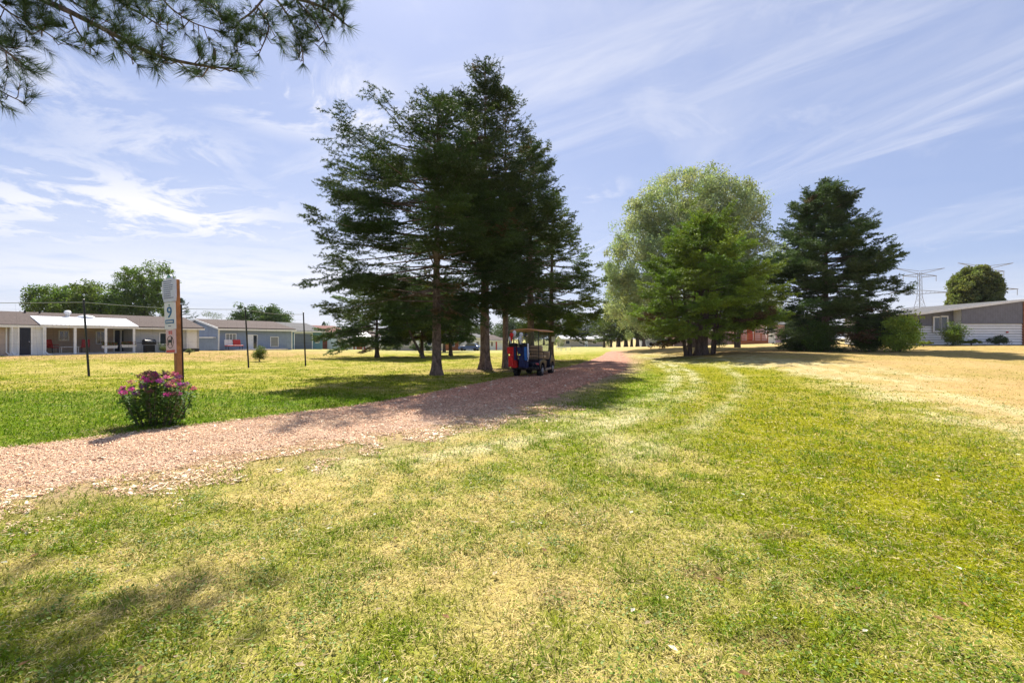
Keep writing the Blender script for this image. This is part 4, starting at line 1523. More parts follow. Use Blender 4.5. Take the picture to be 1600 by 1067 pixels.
far_house('white_far_house', 1012, 1044, 92, 92, 'far white house under the lower left edge of the broad pine', 'white_siding', 'grey_shingle', 2.2, 3.1, 8, wins=((1018, 1023, .9, 1.7), (1034, 1038, .9, 1.7)))
far_house('pink_house', 1054, 1160, 62, 60, 'pale pinkish house half hidden behind the broad pine and the round hedge bush', 'pink_siding', 'grey_shingle', 2.4, 3.3, 7, wins=((1062, 1068, 1, 1.9), (1143, 1150, 1, 1.9)))


def deck():
    F = Facade(1158, 57, 1200, 57)
    g = tz(F.A.x, F.A.y)
    r = empty('red_deck_house', (F.A.x, F.A.y + 2.4, g), 'pink-walled house with an orange-red railed deck, seen below the pine boughs', 'house', None, F.rz)
    L = F.len
    gable_walls(-.4, L + 3.5, 0, 7, -.4, 2.6, 3.6).build('wall', MATS['pink_siding'], r)
    roof_mb(-.4, L + 3.5, 0, 7, 2.6, 3.65, .4, .1).build('roof', MATS['grey_shingle'], r)
    window_part(r, .7, 1.5, 1.2, 2.2, bars=0); door_part(r, 1.9, 2.7, .5, 2.35, mat='red_plastic')
    MB().b2((0, -2.4, .32), (L, -.01, .5)).build('deck_floor', MATS['cedar_wood'], r)
    MB().b2((0, -2.44, -.1), (L, -2.38, .45)).build('deck_skirt', MATS['orange_wall'], r)
    for t in np.linspace(0, 1, 5):
        MB().b2((L * t - .05, -2.40, .4), (L * t + .05, -2.30, 2.5 if t in (0, .5, 1) else 1.4)).build('deck_post', MATS['cedar_wood'], r)
    ra = MB().b2((0, -2.39, 1.35), (L, -2.31, 1.43)).b2((0, -2.38, .62), (L, -2.32, .68))
    for i in range(26):
        x = L * (i + .5) / 26
        ra.b2((x - .015, -2.365, .62), (x + .015, -2.335, 1.36))
    ra.build('railing', MATS['orange_wall'], r)
    MB().b2((0, -2.45, 2.5), (L, -2.3, 2.62)).build('deck_beam', MATS['cedar_wood'], r)
    MB().b2((L + .15, -2.3, 0), (L + 1.0, -1.5, 2.3)).build('white_screen', MATS['white_trim'], r)


deck()


# ------------------------------------------------------------------ the grey and white building on the right
def right_building():
    Y = 37.0
    x0 = (1432 - 800) / FPX * Y; k = Y / FPX
    g = tz(x0 + 4, Y) - .02
    root = empty('grey_building', (x0, Y, g), 'wide low building, dark grey panels above white lap siding, at the right edge', 'building')
    X = lambda px: (px - 1432) * k
    Z = lambda px, py: CAM_H + (HOR - py) * k - g
    # sloping roof line from (1432,492) to (1600,469), ridge beyond the frame
    sl = (Z(1600, 469) - Z(1432, 491)) / (X(1600) - X(1432))
    zl = Z(1432, 491)
    xr = X(1600) + 1.2
    top = lambda x: zl + sl * x
    zb = Z(1500, 506)
    xc = X(1499)
    end = X(1594)
    # white lap siding: separate courses with narrow gaps between them
    def laps(xa, xb, z0, z1, y, nm):
        n = 9
        mb = MB()
        h = (z1 - z0) / n
        for i in range(n):
            a, b = z0 + i * h, z0 + (i + 1) * h
            mb.prism([(y - .075, a + .03), (y + .06, a + .03), (y + .06, b), (y - .012, b)], xa, xb, 'x')
        return mb.build(nm, MATS['white_trim'], root)
    MB().b2((.02, .558, -.2), (xc - .05, .612, zb - .16)).build('lap_shade_back', MATS['black_plastic'], root)  # black sheets added behind the gaps, standing in for shade under the laps
    MB().b2((xc + .02, -.095, -.2), (end - .02, -.035, zb - .02)).build('lap_shade_back', MATS['black_plastic'], root)
    laps(xc + .003, end, -.15, zb, -.10, 'lap_siding')
    laps(0, xc - .003, -.15, zb - .15, .55, 'lap_siding')
    # walls behind
    MB().prism([(0.01, -.3), (xc + 9, -.3), (xc + 9, top(xc) + .2), (xc, top(xc) - .05), (.01, top(0) - .05)], .62, 8.0, 'y').build('wall', MATS['grey_siding'], root)
    MB().prism([(xc, -.3), (end + 4, -.3), (end + 4, top(end) - .1), (end, top(end) - .05), (xc, top(xc) - .05)], -.03, .6, 'y').build('wall', MATS['grey_siding'], root)
    MB().prism([(xc - .04, zb + .004), (end, zb + .004), (end, top(end) - .06), (xc - .04, top(xc - .04) - .06)], -.20, -.04, 'y').build('upper_panel', MATS['dark_grey_panel'], root)
    MB().prism([(0, zb - .146), (xc - .05, zb - .146), (xc - .05, top(xc) - .09), (0, top(0) - .07)], .44, .61, 'y').build('upper_panel', MATS['dark_grey_panel'], root)
    # roof edge
    a, b = -.25, end + .1
    MB().prism([(a, top(a) - .03), (b, top(b) - .03), (b + 9, top(b) + .6), (b + 9, top(b) + .72), (b, top(b) + .09), (a, top(a) + .09)], -.32, 8.4, 'y').build('roof', MATS['grey_shingle'], root)
    MB().prism([(a, top(a) - .06), (b, top(b) - .06), (b, top(b) + .11), (a, top(a) + .11)], -.36, -.325, 'y').build('fascia', MATS['white_metal'], root)
    window_part(root, X(1467), X(1475.5), Z(1470, 517), Z(1470, 496), y=.40, bars=0, t=.10)
    window_part(root, X(1478), X(1487), Z(1470, 517), Z(1470, 495), y=.40, bars=0, t=.10)
    MB().b2((end, -.24, -.2), (end + .16, -.08, top(end) - .1)).build('corner_post', MATS['cedar_wood'], root)
    MB().b2((xc - .045, -.2, -.2), (xc + .0, .5, top(xc) - .1)).build('return_wall', MATS['white_trim'], root)
    MB().b2((end + .17, .1, -.2), (end + 3.5, .2, top(end) - .1)).build('side_wall', MATS['dark_grey_panel'], root)
    MB().box((X(1570), -.19, Z(1570, 519)), (.14, .06, .10)).build('outside_tap', MATS['red_plastic'], root)


right_building()


# ------------------------------------------------------------------ pylons
def pylon(px, Y, top, label, seed=0):
    base = Vector(((px - 800) / FPX * Y, Y, -1.0))
    H = CAM_H + (HOR - top) / FPX * Y + 1.0
    r = empty('power_pylon', base, label, 'pylon', 'lattice power pylons beyond the trees')
    hw = lambda z: .6 + (4.2 - .6) * max(0, 1 - z / (H * .62)) ** 1.0 + .5 * max(0, 1 - z / H)
    t = MB()
    zs = list(np.linspace(0, H * .94, 15))
    for sx in (-1, 1):
        for sy in (-1, 1):
            t.tube([(sx * hw(z), sy * hw(z), z) for z in zs], .15, 4)
    for i in range(len(zs) - 1):
        a, b = zs[i], zs[i + 1]
        for s in (-1, 1):
            t.tube([(-hw(a), s * hw(a), a), (hw(b), s * hw(b), b)], .07, 4); t.tube([(hw(a), s * hw(a), a), (-hw(b), s * hw(b), b)], .07, 4)
            t.tube([(s * hw(a), -hw(a), a), (s * hw(b), hw(b), b)], .07, 4)
        t.tube([(-hw(b), -hw(b), b), (hw(b), -hw(b), b)], .07, 4)
    t.build('tower', MATS['lattice_steel'], r, fixn=False)
    for z, w in ((H * .90, 9.5), (H * .68, 16.5), (H * .46, 10.5)):
        for s in (-1, 1):
            m = MB()
            m.tube([(s * .8, 0, z - .9), (s * w, 0, z - .1)], .18, 4); m.tube([(s * .8, 0, z + 1.0), (s * w, 0, z - .1)], .18, 4)
            for q in np.linspace(.15, .9, 6):
                m.tube([(s * (.8 + (w - .8) * q), 0, z - .9 + .8 * q), (s * (.8 + (w - .8) * (q + .07)), 0, z + 1.0 - 1.1 * (q + .07))], .09, 4)
            m.build('cross_arm', MATS['lattice_steel'], r, fixn=False)
            MB().tube([(s * w * .97, 0, z - .2), (s * w * .97, 0, z - 3.2)], .16, 5).build('insulator', MATS['lattice_steel'], r)
    for s in (-1, 1):
        m = MB().tube([(s * .4, 0, H * .92), (s * 14, 0, H * 1.0)], .16, 4).tube([(s * .4, 0, H * .96), (s * 14, 0, H * 1.0)], .14, 4)
        m.build('earth_arm', MATS['lattice_steel'], r, fixn=False)


pylon(1437, 255, 419, 'grey lattice power pylon standing clear of the trees, left of the hedge-like cedar')
pylon(1540, 230, 411, 'grey lattice power pylon mostly hidden behind the dense rounded cedar')

# ------------------------------------------------------------------ golf cart and what it carries
def golf_cart():
    # contact point of the rear axle middle; heading away and slightly to the right
    c = G(826, 588)
    root = empty('golf_cart', c, 'dark golf cart with tan roof and seats, seen from behind in the spruce shade', 'golf cart', None, radians(-19))
    R = .235
    def wheel(x, y):
        t = MB()
        prof = [(.10, -.085), (.19, -.095), (R - .02, -.09), (R, -.06), (R, .06), (R - .02, .09), (.19, .095), (.10, .085)]
        M = Matrix.Translation((x, y, R)) @ Matrix.Rotation(pi / 2, 4, 'Y')
        t.lathe(prof, n=22, M=M)
        for k in range(22):
            a = 2 * pi * k / 22
            t.box((x, y + cos(a) * (R + .004), R + sin(a) * (R + .004)), (.15, .03, .02), rx=a)
        s = 1 if x > 0 else -1
        w = t.build('wheel', MATS['rubber'], root, smooth=True)
        r = MB().lathe([(.125, -.02), (.12, .005), (.05, .0), (.045, .03), (.01, .035)], n=18, M=Matrix.Translation((x + s * .10, y, R)) @ Matrix.Rotation(s * pi / 2, 4, 'Y'))
        for k in range(5):
            a = 2 * pi * k / 5
            r.box((x + s * .112, y + cos(a) * .08, R + sin(a) * .08), (.014, .07, .028), rx=a)
        r.build('rim', MATS['rim_metal'], w, smooth=True)
    for x in (-.47, .47):
        wheel(x, 0); wheel(x, 1.62)
    # rear body with wheel arches
    side = [(-.42, .34)]
    for k in range(9):
        a = pi * k / 8
        side.append((-.30 * cos(a), .26 + .30 * sin(a)))
    side += [(.40, .26), (.55, .24), (.60, .62), (.10, .70), (-.34, .66), (-.46, .56)]
    b = MB().prism(side, -.57, .57, 'x')
    b.build('rear_body', MATS['cart_body'], root, smooth=True, bevel=.03)
    MB().b2((-.50, .50, .22), (.50, 1.45, .29)).build('floor_pan', MATS['black_plastic'], root, bevel=.01)
    for s in (-1, 1):
        MB().b2((s * .50, .45, .22), (s * .58, 1.30, .30)).build('sill', MATS['rim_metal'], root, bevel=.01)
    f = [(1.28, .26)]
    for k in range(9):
        a = pi * k / 8
        f.append((1.62 - .28 * cos(a), .25 + .28 * sin(a)))
    f += [(2.02, .28), (2.06, .46), (1.92, .66), (1.60, .80), (1.36, .84), (1.26, .60)]
    MB().prism(f, -.55, .55, 'x').build('front_cowl', MATS['cart_body'], root, smooth=True, bevel=.04)
    MB().prism([(1.26, .62), (1.40, .84), (1.34, .98), (1.20, .90)], -.50, .50, 'x').build('dashboard', MATS['tan_vinyl'], root, bevel=.02)
    # seats
    MB().b2((-.52, .22, .70), (.52, .74, .82)).build('seat', MATS['tan_vinyl'], root, bevel=.04)
    for s in (-1, 1):
        MB().box((s * .265, .18, 1.03), (.50, .10, .36), rx=.12).build('seat_back', MATS['tan_vinyl'], root, bevel=.045)
    MB().tube([(-.54, .24, .74), (-.54, .14, .98), (-.54, .34, .98)], .018, 8).tube([(.54, .24, .74), (.54, .14, .98), (.54, .34, .98)], .018, 8).tube([(-.54, .14, .98), (.54, .14, .98)], .018, 8).build('seat_rail', MATS['black_steel'], root)
    # roof, struts and screen
    rf = MB()
    n = 9
    prof = []
    for k in range(n + 1):
        t = k / n; x = -.60 + 1.2 * t
        prof.append((x, 1.80 + .075 * (1 - abs(2 * t - 1) ** 2.4)))
    rf.prism(prof + [(x, z - .045) for x, z in prof[::-1]], -.52, 1.62, 'y')
    rf.build('roof', MATS['tan_roof'], root, smooth=True, bevel=.015)
    for x in (-.50, .50):
        MB().tube([(x, -.30, .62), (x, -.36, 1.30), (x, -.34, 1.80)], .018, 8).build('rear_strut', MATS['black_steel'], root)
        MB().tube([(x * 1.02, 1.46, .82), (x * .98, 1.22, 1.78)], .018, 8).build('front_strut', MATS['black_steel'], root)
    MB().add([(-.50, 1.445, .88), (.50, 1.445, .88), (.48, 1.225, 1.76), (-.48, 1.225, 1.76), (-.50, 1.452, .88), (.50, 1.452, .88), (.48, 1.232, 1.76), (-.48, 1.232, 1.76)],
             [(0, 1, 2, 3), (7, 6, 5, 4), (0, 4, 5, 1), (1, 5, 6, 2), (2, 6, 7, 3), (3, 7, 4, 0)]).build('windscreen', MATS['clear_screen'], root)
    ring = [(-.27 + .17 * cos(a), 1.02 + .06 * sin(a), .98 + .16 * sin(a)) for a in np.linspace(0, 2 * pi, 19)]
    sw = MB().tube(ring, .016, 6).tube([(-.27, 1.02, .98), (-.27, 1.25, .80)], .02, 6).tube([(-.43, 1.02, .98), (-.11, 1.02, .98)], .012, 5)
    sw.build('steering_wheel', MATS['black_plastic'], root)
    # rack for the bags, bumper, lamps
    MB().b2((-.46, -.66, .36), (.46, -.38, .40)).build('bag_shelf', MATS['black_steel'], root, bevel=.008)
    MB().tube([(-.48, -.34, 1.12), (-.48, -.50, 1.14), (.48, -.50, 1.14), (.48, -.34, 1.12)], .016, 8).build('bag_rail', MATS['black_steel'], root)
    MB().b2((-.54, -.52, .30), (.54, -.44, .40)).build('bumper', MATS['black_plastic'], root, bevel=.02)
    for s in (-1, 1):
        MB().box((s * .47, -.455, .52), (.12, .03, .07)).build('tail_lamp', MATS['sign_red'], root, bevel=.01)
    MB().tube([(.30, -.45, .50), (.36, -.47, .50)], .03, 10).tube([(.42, -.45, .50), (.47, -.47, .50)], .03, 10).build('reflector', MATS['chrome'], root)
    # sweater basket behind the seat
    bk = MB()
    for x in np.linspace(-.40, .40, 12): bk.tube([(x, -.02, .72), (x, -.22, .74), (x, -.24, 1.0)], .006, 4)
    for z in (.78, .90, 1.0): bk.tube([(-.40, -.235, z), (.40, -.235, z)], .007, 4)
    bk.build('basket', MATS['black_steel'], root)
    root.scale = (1.06, 1.06, 1.04)
    return root


CART = golf_cart()
CM = Matrix.Translation(CART.location) @ Matrix.Rotation(radians(-19), 4, 'Z') @ Matrix.Diagonal((1.06, 1.06, 1.04, 1))


def golf_bag(x, label, mats, towel, seed, clubs):
    rng = np.random.default_rng(seed)
    p = CM @ Vector((x, -.66, .40))
    r = empty('golf_bag', p, label, 'golf bag', None, radians(-19), rx=radians(10))
    r.scale = (1.10, 1.10, 1.06)
    n = 16
    body = MB()
    prof = [(.125, 0), (.135, .05), (.128, .3), (.135, .62), (.150, .84), (.155, .88), (.135, .88)]
    body.lathe([(a * 1.05, z) for a, z in prof], n=18)
    body.build('body', MATS[mats[0]], r, smooth=True)
    MB().lathe([(.160, .80), (.172, .82), (.172, .89), (.150, .90)], n=18).build('collar', MATS['black_plastic'], r, smooth=True)
    MB().box((-.06, -.155, .26), (.20, .12, .42), taper=.9).build('pocket', MATS[mats[1]], r, bevel=.03)
    MB().box((-.12, -.13, .66), (.14, .09, .26), taper=.9).build('pocket', MATS[mats[1]], r, bevel=.025)
    MB().box((.10, -.13, .55), (.10, .08, .5), taper=.9).build('pocket', MATS[mats[2]], r, bevel=.025)
    MB().tube([(.15, -.05, .80), (.22, -.12, .55), (.15, -.08, .25)], .016, 6).build('strap', MATS[mats[3]], r)
    if towel:
        tw = MB()
        for i in range(5):
            a = -.9 + i * .28
            tw.box((.17 + .01 * (i % 2), -.12 + i * .035, .70 - .02 * i), (.012, .04, .42), rz=.2 * (i % 2) - .1, rx=.04 * (i - 2))
        t = MB().prism([(-.16, .42), (-.02, .40), (.03, .90), (-.10, .92)], .168, .185, 'x')
        t.build('towel', MATS['white_fabric'], r, bevel=.006)
    M = Matrix.Translation(p) @ Matrix.Rotation(radians(-19), 4, 'Z') @ Matrix.Rotation(radians(10), 4, 'X')
    for (cx, cy, h, kind, mat, lab) in clubs:
        q = M @ Vector((cx, cy, .55))
        tilt = rng.uniform(-.07, .07)
        c = empty('golf_club', q, lab, 'golf club', 'golf clubs in the bags', radians(-19) + rng.uniform(-.5, .5), rx=radians(10) + tilt, ry=cx * .35)
        MB().tube([(0, 0, 0), (0, 0, h)], .009, 6).build('shaft', MATS['chrome'], c)
        if kind == 'cover':
            MB().lathe([(.026, h - .14), (.042, h - .02), (.070, h + .05), (.078, h + .11), (.055, h + .17), (.01, h + .19)], n=12).build('head_cover', MATS[mat], c, smooth=True)
        else:
            MB().prism([(-.01, h - .01), (.075, h - .015), (.085, h + .05), (.03, h + .035), (-.01, h + .02)], -.012, .012, 'y').build('club_head', MATS[mat], c, bevel=.004)


golf_bag(-.36, 'red and navy golf bag strapped to the left rear of the cart', ('red_fabric', 'red_fabric', 'navy_fabric', 'navy_fabric'), False, 1,
         ((-.07, -.04, .66, 'cover', 'red_fabric', 'golf club with a large red cover in the red bag'), (.00, .05, .72, 'cover', 'white_fabric', 'golf club with a white cover, tallest in the red bag'),
          (-.09, .05, .50, 'cover', 'white_fabric', 'golf club with a white cover, lowest in the red bag'), (.07, -.05, .66, 'iron', 'chrome', 'iron with a bare steel head in the red bag')))
golf_bag(.05, 'dark blue golf bag with a white towel strapped to the right of the red bag', ('navy_fabric', 'navy_fabric', 'blue_fabric', 'white_fabric'), True, 2,
         ((-.09, -.03, .52, 'cover', 'white_fabric', 'golf club with a white cover at the left of the blue bag'), (-.02, .05, .66, 'cover', 'white_fabric', 'golf club with a white cover, tallest in the blue bag'),
          (.06, .05, .62, 'cover', 'black_plastic', 'golf club with a black cover in the blue bag'), (.00, -.07, .66, 'iron', 'chrome', 'bare steel iron at the front of the blue bag'),
          (.08, -.04, .70, 'iron', 'chrome', 'bare steel iron at the right of the blue bag'), (-.06, .03, .62, 'iron', 'chrome', 'bare steel iron behind the white covers of the blue bag')))

mk_sign = empty('marker_sign', PT(864.5, 530, 31.9), 'small blank white marker board fixed to the rightmost path spruce trunk', 'sign')
MB().box((0, 0, 0), (.24, .03, .36)).build('board', MATS['white_trim'], mk_sign, bevel=.01)
MB().box((0, .10, 0), (.06, .18, .06)).build('bracket', MATS['galvanised'], mk_sign)


# ------------------------------------------------------------------ the hole sign
def text_mesh(txt, size, depth=.002):
    cu = bpy.data.curves.new('lettering', 'FONT')
    cu.body = txt; cu.size = size; cu.extrude = depth; cu.align_x = 'CENTER'; cu.align_y = 'CENTER'
    o = bpy.data.objects.new('lettering', cu)
    COL.objects.link(o)
    dg = bpy.context.evaluated_depsgraph_get()
    me = bpy.data.meshes.new_from_object(o.evaluated_get(dg))
    bpy.data.objects.remove(o)
    return me


def lettering(txt, size, loc, mat, parent, sx=1.0, bold=0.0, name='numeral'):
    me = text_mesh(txt, size)
    me.materials.clear(); me.materials.append(MATS[mat])
    o = bpy.data.objects.new(name, me)
    COL.objects.link(o)
    o.parent = parent
    o.location = loc
    o.rotation_euler = (pi / 2, 0, 0)
    o.scale = (sx, 1, 1)
    return o


def hole_sign():
    Y = 8.75
    x = (280.5 - 800) / FPX * Y
    g = tz(x, Y)
    r = empty('hole_sign', (x, Y, g), 'orange-brown wooden post carrying three stacked boards, the middle one reading 9', 'sign', None, radians(-23), ry=radians(-2.4))
    k = Y / FPX
    zt = lambda py: CAM_H + (HOR - py) * k - g
    MB().b2((-.046, -.046, -.3), (.046, .046, zt(436))).build('post', MATS['post_wood'], r, bevel=.006)
    y = -.066
    cx = -.085
    # crested top board with lines of small writing too faint to read
    z0, z1 = zt(471), zt(434)
    w = .20
    poly = [(cx - w + .04, z0), (cx + w - .02, z0), (cx + w, z0 + .10), (cx + w, z1 - .03), (cx + .10, z1 - .02)]
    for a in np.linspace(0, pi, 9)[0:]:
        poly.append((cx + .02 + .075 * cos(a), z1 - .01 + .075 * sin(a)))
    poly += [(cx - .09, z1 - .02), (cx - w, z1 - .06), (cx - w, z0 + .12)]
    tb = MB().prism(poly, y - .02, y + .008, 'y').build('top_board', MATS['sign_board'], r)
    ar = [(cx + .02 + .060 * cos(a), z1 + .0 + .058 * sin(a)) for a in np.linspace(0, pi, 11)]
    MB().prism(ar, y - .024, y - .0205, 'y').build('crest', MATS['sign_green'], tb)
    rng = random.Random(4)
    for i in range(9):
        zz = z1 - .07 - i * .040
        a = cx - w + .05; b = cx + w - .05 - (rng.random() * .10)
        m = MB()
        while a < b - .02:
            l = rng.uniform(.02, .06); m.b2((a, y - .0235, zz), (min(a + l, b), y - .0205, zz + .014)); a += l + .010
        m.build('text_line', MATS['sign_ink'], tb)
    # the board with the number
    z0, z1 = zt(514), zt(472)
    w = .165
    nb = MB().b2((cx - w + .01, y - .016, z0), (cx + w, y + .008, z1)).build('number_board', MATS['sign_white'], r, bevel=.003)
    zc = (z0 + z1) / 2
    for dx in (-.004, 0, .004):
        lettering('9', .30, (cx + .005 + dx, y - .0185 - abs(dx) * .2, zc + .055), 'sign_blue', nb, 1.1)
    MB().b2((cx - .125, y - .0205, zc - .150), (cx + .135, y - .0165, zc - .075)).build('blue_band', MATS['sign_blue'], nb)
    m = MB()
    a = cx - .10
    for l in (.03, .022, .03, .026, .03, .02): m.b2((a, y - .0235, zc - .128), (a + l, y - .0208, zc - .098)); a += l + .010
    m.build('text_line', MATS['sign_white'], nb)
    m = MB()
    a = cx - .04
    for l in (.02, .03, .02): m.b2((a, y - .0205, zc - .205), (a + l, y - .0168, zc - .190)); a += l + .008
    m.build('text_line', MATS['sign_ink'], nb)
    MB().ball((cx + .005, y - .016, z1 - .055), .018, 8).build('emblem', MATS['sign_green'], nb)
    # the lower board with a dog on a lead in a ring
    z0, z1 = zt(551.5), zt(514.5)
    w = .150
    db = MB().b2((cx - w + .02, y - .016, z0), (cx + w, y + .008, z1)).build('dog_board', MATS['sign_pink'], r, bevel=.003)
    m = MB()
    for (a, zz, l) in ((cx - .035, z1 - .055, .05), (cx + .030, z1 - .055, .035), (cx - .030, z1 - .090, .035), (cx + .025, z1 - .090, .045)):
        m.b2((a, y - .0205, zz), (a + l, y - .0165, zz + .026))
    m.build('red_lettering', MATS['sign_red'], db)
    zc = z0 + .215
    ring = [(cx + .005 + .095 * cos(a), y - .0175, zc + .115 * sin(a)) for a in np.linspace(0, 2 * pi, 33)]
    MB().tube(ring, .0055, 5).build('ring', MATS['sign_black'], db)
    dog = [(-.060, .010), (-.052, .042), (-.030, .046), (.028, .040), (.040, .062), (.034, .086), (.050, .098), (.078, .084), (.080, .070), (.062, .062), (.056, .020), (.052, -.062), (.036, -.062), (.034, -.012), (-.028, -.008), (-.036, -.062), (-.054, -.062), (-.050, -.010)]
    MB().prism([(cx + px * 1.0, zc + pz) for px, pz in dog], y - .0205, y - .0165, 'y').build('dog_picture', MATS['sign_black'], db)
    MB().b2((cx - .115, y - .0205, z0 + .018), (cx + .135, y - .0165, z0 + .062)).build('red_band', MATS['sign_red'], db)
    # old steel stake behind the timber
    MB().b2((.02, .054, -.2), (.058, .068, zt(475))).build('stake', MATS['black_steel'], r)


hole_sign()


# ------------------------------------------------------------------ flowering shrub at its foot
def flower_shrub():
    rng = np.random.default_rng(77)
    c = G(247, 663)
    r = empty('flower_shrub', c, 'bushy shrub with purple-pink flower heads at the foot of the sign post', 'flowering shrub')
    r.scale = (1.0, .92, .97)
    # stems fan out of the base, leaves along them
    P, U_, V_, Cc = [], [], [], []
    st = MB()
    heads = []
    for i in range(120):
        a = rng.random() * 2 * pi
        rad = .62 * sqrt(rng.random())
        top = np.array((cos(a) * rad * 1.0, sin(a) * rad * .8, (.90 - .42 * (rad / .66) ** 2.6) * rng.uniform(.78, 1.08)))
        b = np.array((cos(a) * rad * .55, sin(a) * rad * .5, 0))
        mid = (b + top) / 2 + np.array((cos(a) * .05, sin(a) * .05, .08))
        if i % 2 == 0: st.tube([b, mid, top], [.006, .005, .003], 4, cap=False)
        n = 34
        t = rng.random(n) ** .7
        q = (1 - t)[:, None] ** 2 * b + 2 * (t * (1 - t))[:, None] * mid + (t ** 2)[:, None] * top
        q = q + rng.normal(0, .040, (n, 3)); q[:, 2] = np.maximum(q[:, 2], .015)
        ang = rng.random(n) * 2 * pi
        u = np.stack([np.cos(ang), np.sin(ang), rng.normal(-.1, .45, n)], -1); u = unit(u)
        v = unit(np.cross(u, np.stack([rng.normal(0, .4, n), rng.normal(0, .4, n), np.ones(n)], -1)))
        l = rng.uniform(.035, .075, n)[:, None]
        P.append(q); U_.append(u * l); V_.append(v * l * .42)
        Cc.append(np.array((.085, .160, .030)) * rng.uniform(.6, 1.5, (n, 1)))
        if rad > .12 and (i % 3 == 0 and top[2] > .55 or top[2] > .76): heads.append((top, rad))
    P, U_, V_, Cc = map(np.concatenate, (P, U_, V_, Cc))
    V = np.stack([P, P + U_ * .5 - V_, P + U_, P + U_ * .5 + V_], 1).reshape(-1, 3)
    mk('leaves', V, np.arange(len(V)).reshape(-1, 4), MATS['broad_leaf'], r, col=np.repeat(Cc, 4, 0))
    st.build('stems', MATS['grey_bark'], r, fixn=False)
    pal = [(.30, .06, .34), (.48, .06, .34), (.55, .14, .42), (.42, .06, .20), (.22, .07, .25), (.50, .22, .26), (.20, .10, .10)]
    for top, rad in heads[:60]:
        n = 60
        R = rng.uniform(.045, .075)
        off = unit(rng.normal(size=(n, 3))) * (rng.random(n) ** .4)[:, None] * R * np.array((1, 1, .7))
        q = top + np.array((0, 0, .03)) + off
        u = unit(rng.normal(size=(n, 3))) * .016; v = unit(np.cross(u, rng.normal(size=(n, 3)))) * .010
        c_ = np.array(pal[rng.integers(len(pal))]) * rng.uniform(.7, 1.6, (n, 1))
        mk('flower_head', np.stack([q - u, q - v, q + u, q + v], 1).reshape(-1, 3), np.arange(4 * n).reshape(-1, 4), MATS['broad_leaf'], r, col=np.repeat(c_, 4, 0))


flower_shrub()


# ------------------------------------------------------------------ tall net on the fairway's left
def ball_net():
    pts = [(131.0, 18.6, 468.5), (386, 24.0, 480), (475.5, 25.9, 488)]
    base = [on_ground(139, 18.6), on_ground(388.5, 24.0), on_ground(477.5, 25.9)]
    top = [PT(130.5, 468.5, 18.6), PT(383, 480.5, 24.0), PT(474, 488.5, 25.9)]
    # one more post stands outside the frame on the left
    d = base[1] - base[0]; b0 = base[0] - d * 1.05; b0.z = tz(b0.x, b0.y)
    base = [b0] + base; top = [b0 + (top[0] - base[1])] + top
    top[0].z = CAM_H + (HOR - 458) / FPX * 13.2
    o = base[1].copy()
    r = empty('ball_net', o, 'tall see-through golf net on thin black posts across the left fairway', 'net fence')
    for b, t in zip(base, top):
        m = MB().tube([b - o - Vector((0, 0, .3)), b - o, t - o], [.042, .042, .034], 10)
        m.lathe([(.042, 0), (.044, .03), (.01, .05)], c=t - o - Vector((0, 0, .01)), n=10)
        m.build('post', MATS['black_steel'], r)
    c = MB(); net = MB()
    for i in range(3):
        a, b = top[i] - o, top[i + 1] - o
        c.tube([a.lerp(b, t) - Vector((0, 0, .10 + .10 * sin(pi * t))) for t in np.linspace(0, 1, 13)], .013, 6, cap=False)
        g0, g1 = base[i] - o, base[i + 1] - o
        L = (b - a).length
        n = int(L / .45)
        for k in range(1, n):
            t = k / n
            net.tube([g0.lerp(g1, t) + Vector((0, 0, .06)), a.lerp(b, t) - Vector((0, 0, .10 + .10 * sin(pi * t)))], .0016, 3, cap=False)
        for k in range(0, 7):
            s = k / 7
            net.tube([(g0 + Vector((0, 0, .06))).lerp(a, s), (g1 + Vector((0, 0, .06))).lerp(b, s)], .0016, 3, cap=False)
    c.build('top_cable', MATS['galvanised'], r, fixn=False)
    net.build('netting', MATS['net_cord'], r, fixn=False)


ball_net()

# ------------------------------------------------------------------ shrubs near the buildings
def shrub(name, px, Y, w, h, col, label, seed, cat='shrub', leaf=.09, n=26, per=110, stem=False, dz=0.0, tall=1.0, mat='broad_leaf', group=None, aspect=.5):
    g = gp(px, Y, dz)
    bl = [(0, 0, h * (.58 if stem else .48), w / 2 * .8, w / 2 * .7, h * (.42 if stem else .5)), (-w * .15, 0, h * .42, w * .32, w * .3, h * .36), (w * .16, .0, h * .45, w * .32, w * .3, h * .36)]
    return broadleaf(name, g, label, h, bl, col, seed, group, cat, rt=.03 + h * .012, leaf=leaf, aspect=aspect, nclump=n, per=per, cr=min(w, h) * .24, hollow=.40, limbs=8, fork=.2, mat=mat, var=.3)


shrub('round_shrub', 405.5, 29.5, 1.0, 1.02, (.12, .15, .030), 'small round yellow-green shrub on the fairway in front of the blue house', 301, n=40, per=120, leaf=.055, stem=True)
shrub('low_shrub', 296, 36.5, .75, .55, (.15, .19, .10), 'small pale green shrub at the white house corner, right of the sign post', 302, n=16, leaf=.05)
shrub('hedge_shrub', 257, 40, 1.5, .85, (.075, .10, .022), 'low dark shrub under the window of the white house, left of the sign', 303, n=22, leaf=.06)
shrub('dome_bush', 1123.5, 47, 1.7, 1.85, (.035, .062, .018), 'dense dark round bush right of the pine stems', 304, n=60, per=120, leaf=.07)
